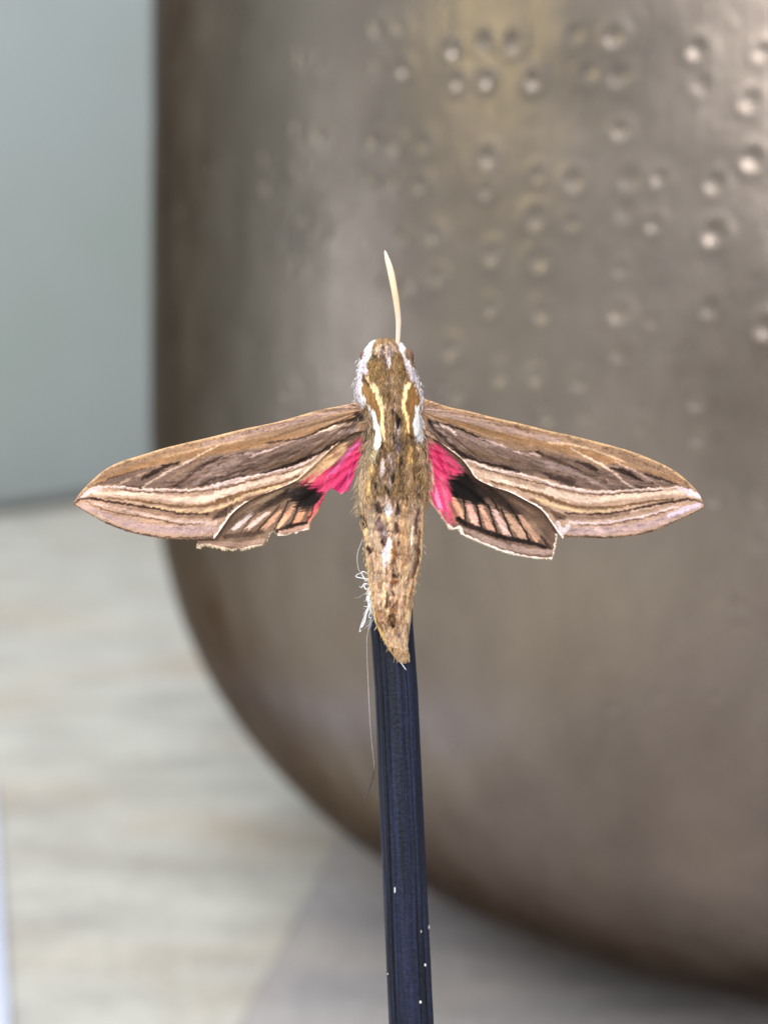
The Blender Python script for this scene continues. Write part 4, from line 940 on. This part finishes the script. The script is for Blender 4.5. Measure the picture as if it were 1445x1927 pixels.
# end where the stick meets the floor
def cam_to_world(c): return np.asarray(R_cam) @ np.asarray(c).T + np.array([[0], [0], [CAM_H]])
wz = cam_to_world(camspace(stick_c(ys), ys, SZ))[2]
if (wz < -.002).any(): ys = ys[:np.argmax(wz < -.002)+1]
a = np.linspace(0, 2*np.pi, 220, endpoint=False)
rad = np.interp(ys, [800, 1180, 1900, 4000], [40.5, 41.5, 43.5, 46])*MM*.97
G = np.zeros((len(ys), len(a)))
Yg = ys[:, None]+0*G; Ag = a[None, :]+0*G
wav = .05*np.sin(Yg/190)+.06*(vnoise(Yg/160, Ag*0+3, 95)-.5)
rs = np.random.default_rng(12)
for k in range(46):
    a0 = rs.uniform(0, 2*np.pi); wd_ = rs.uniform(.02, .07); dp = rs.uniform(.03, .15)
    da = (Ag+wav*rs.uniform(.5, 1.5)-a0+np.pi) % (2*np.pi)-np.pi
    on = smoothstep(.25, .6, vnoise(Yg/rs.uniform(90, 260)+k*7, Ag*0+k, 96))
    G -= dp*np.exp(-(da/wd_)**2)*on
for a0, wd_, dp in ((math.radians(133), .05, .30), (math.radians(118), .04, .16), (math.radians(75), .10, .10), (math.radians(58), .035, .15)):
    G -= dp*np.exp(-(((Ag+wav-a0+np.pi) % (2*np.pi)-np.pi)/wd_)**2)
fib = vnoise(Ag*28, Yg/70, 97)*.4+vnoise(Ag*55, Yg/40, 98)*.3+.3*smoothstep(.25, .75, vnoise(Ag*6+.6, Yg/260, 99))
G += .07*(fib-.5)
rr = rad[:, None]+G
cxp = stick_c(ys)[:, None]
Xs = cxp+rr/MM*np.cos(a); Zs = SZ+rr*np.sin(a)
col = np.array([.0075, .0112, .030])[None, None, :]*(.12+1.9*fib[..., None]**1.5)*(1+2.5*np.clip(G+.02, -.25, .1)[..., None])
col = col*np.where(rs.random(G.shape)[..., None] > .996, 3, 1)
stick = bpy.data.objects.new('wooden_stick', None); coll.objects.link(stick)
base_w = Vector(cam_to_world(camspace(stick_c(ys[-1:]), ys[-1:], SZ))[:, 0])
stick.location = base_w; stick.rotation_euler = cam.rotation_euler
base_c = camspace(stick_c(ys[-1]), ys[-1], SZ)
def sloc(x, y, z): return camspace(x, y, z)-base_c
tag(stick, 'upright grooved blue-black wooden stick holding up the moth', 'stick')
sf_ = [*grid_faces(len(ys), len(a), True).tolist(), list(range(len(a))), list(range((len(ys)-1)*len(a), len(ys)*len(a)))[::-1]]
mesh_obj('shaft', sloc(Xs, Yg, Zs).reshape(-1, 3), sf_, M_stick, stick, np.clip(col, .001, 1).reshape(-1, 3))
sp = resample(spline([(707, 1438), (700, 1468), (692, 1492), (684, 1516)]), 14)
tube('splinter', sloc(sp[:, 0], sp[:, 1], np.linspace(-4.6, -3.6, 14)), [.00004, .00008, .0001, .00006, .00002], M_dark, stick, 6)
for fx, fy, rx, ry in ((743, 1676, 1.5, 6), (800, 1817, 2.2, 3), (807, 1746, 1.2, 4), (791, 1887, 2.6, 3), (792.5, 1754, 1, 2.5), (729.5, 1834, 1, 2)):
    cxx = float(stick_c(fy)); rr_ = float(np.interp(fy, [800, 1180, 1900, 4000], [40.5, 41.5, 43.5, 46]))*.97
    t_ = min(.985, abs(fx-cxx)/rr_); zz = SZ+rr_*MM*math.sqrt(1-t_*t_)
    u = np.linspace(0, np.pi, 7); aa = np.linspace(0, 2*np.pi, 8, endpoint=False)
    X = fx+rx*np.sin(u)[:, None]*np.cos(aa); Y = fy-ry*np.cos(u)[:, None]+0*X; Z = zz+.08*np.sin(u)[:, None]*np.sin(aa)
    mesh_obj('fleck', sloc(X, Y, Z).reshape(-1, 3), grid_faces(7, 8, True), M_fleck, stick)

# ------------------------------------------------------------------ lint caught on the abdomen
def threads(name, lines):
    VV, FF = [], []; off = 0
    for pts, z0, z1, r in lines:
        p = resample(spline(pts), 26); v, f = tube_arrays(loc(p[:, 0], p[:, 1], np.linspace(z0, z1, 26)+.15*np.sin(np.linspace(0, 7, 26))), [r*.001*.7, r*.001, r*.001*.5])
        VV.append(v); FF += [[i+off for i in g] for g in f]; off += len(v)
    o = mesh_obj(name, np.vstack(VV), FF, M_lint)
    o.rotation_euler = moth.rotation_euler; o.location = moth.location
    return o
LN = [(b3([(300,1280),(230,1230),(180,1245),(215,1320),(290,1370)]), 0, .4, .06), (b3([(310,1350),(200,1340),(100,1320),(85,1300),(130,1265),(200,1250)]), .2, .6, .055), (b3([(300,1390),(240,1370),(220,1310),(195,1260)]), .1, .3, .05),
      (b3([(310,1450),(250,1430),(215,1450),(180,1500),(150,1480)]), 0, .3, .06), (b3([(300,1500),(260,1530),(230,1470),(270,1430)]), 0, .3, .07), (b3([(330,1480),(300,1560),(320,1640)]), -.1, 0, .12),
      (b4([(330,130),(320,260),(290,330),(320,430),(350,560)]), -.2, -.4, .16), (b4([(300,200),(270,310),(260,360)]), -.1, -.2, .05), (b4([(320,300),(300,420),(330,500)]), -.2, -.3, .1), (b4([(330,420),(290,520),(255,620),(240,720),(190,820)]), -.3, .1, .12), (b4([(270,560),(215,680),(170,800),(150,900),(180,870)]), -.2, .1, .05),
      (b4([(330,470),(260,470),(220,460)]), -.2, 0, .045), (b4([(330,560),(310,640),(340,660)]), -.4, -.2, .08), (b4([(240,700),(205,790),(180,820)]), 0, .2, .13), (b4([(345,330),(335,480),(350,580)]), -.4, -.5, .15),
      (b3([(205,670),(170,760),(120,900),(110,1050),(140,1210),(190,1240)]), .2, .3, .025)]
rl = np.random.default_rng(77)
for k in range(20):
    y0 = rl.uniform(1080, 1165); x0 = 694+(y0-1080)*.07
    q = [(x0+3, y0)]
    for j in range(3): q.append((q[-1][0]+rl.normal(-4, 4), q[-1][1]+rl.normal(5, 8)))
    LN.append((q, -.3, rl.uniform(-.2, .5), rl.uniform(.008, .03)))
tag(threads('lint_tuft', LN), 'white fluffy lint caught on the side of the moth abdomen', 'lint')
th_o = threads('cobweb_thread', [([(701, 1160), (692, 1190), (690, 1215), (693, 1290), (697, 1370), (705, 1450)], -1.0, -4.2, .018)])
tag(th_o, 'hair-thin pale thread hanging beside the dark stick', 'thread')
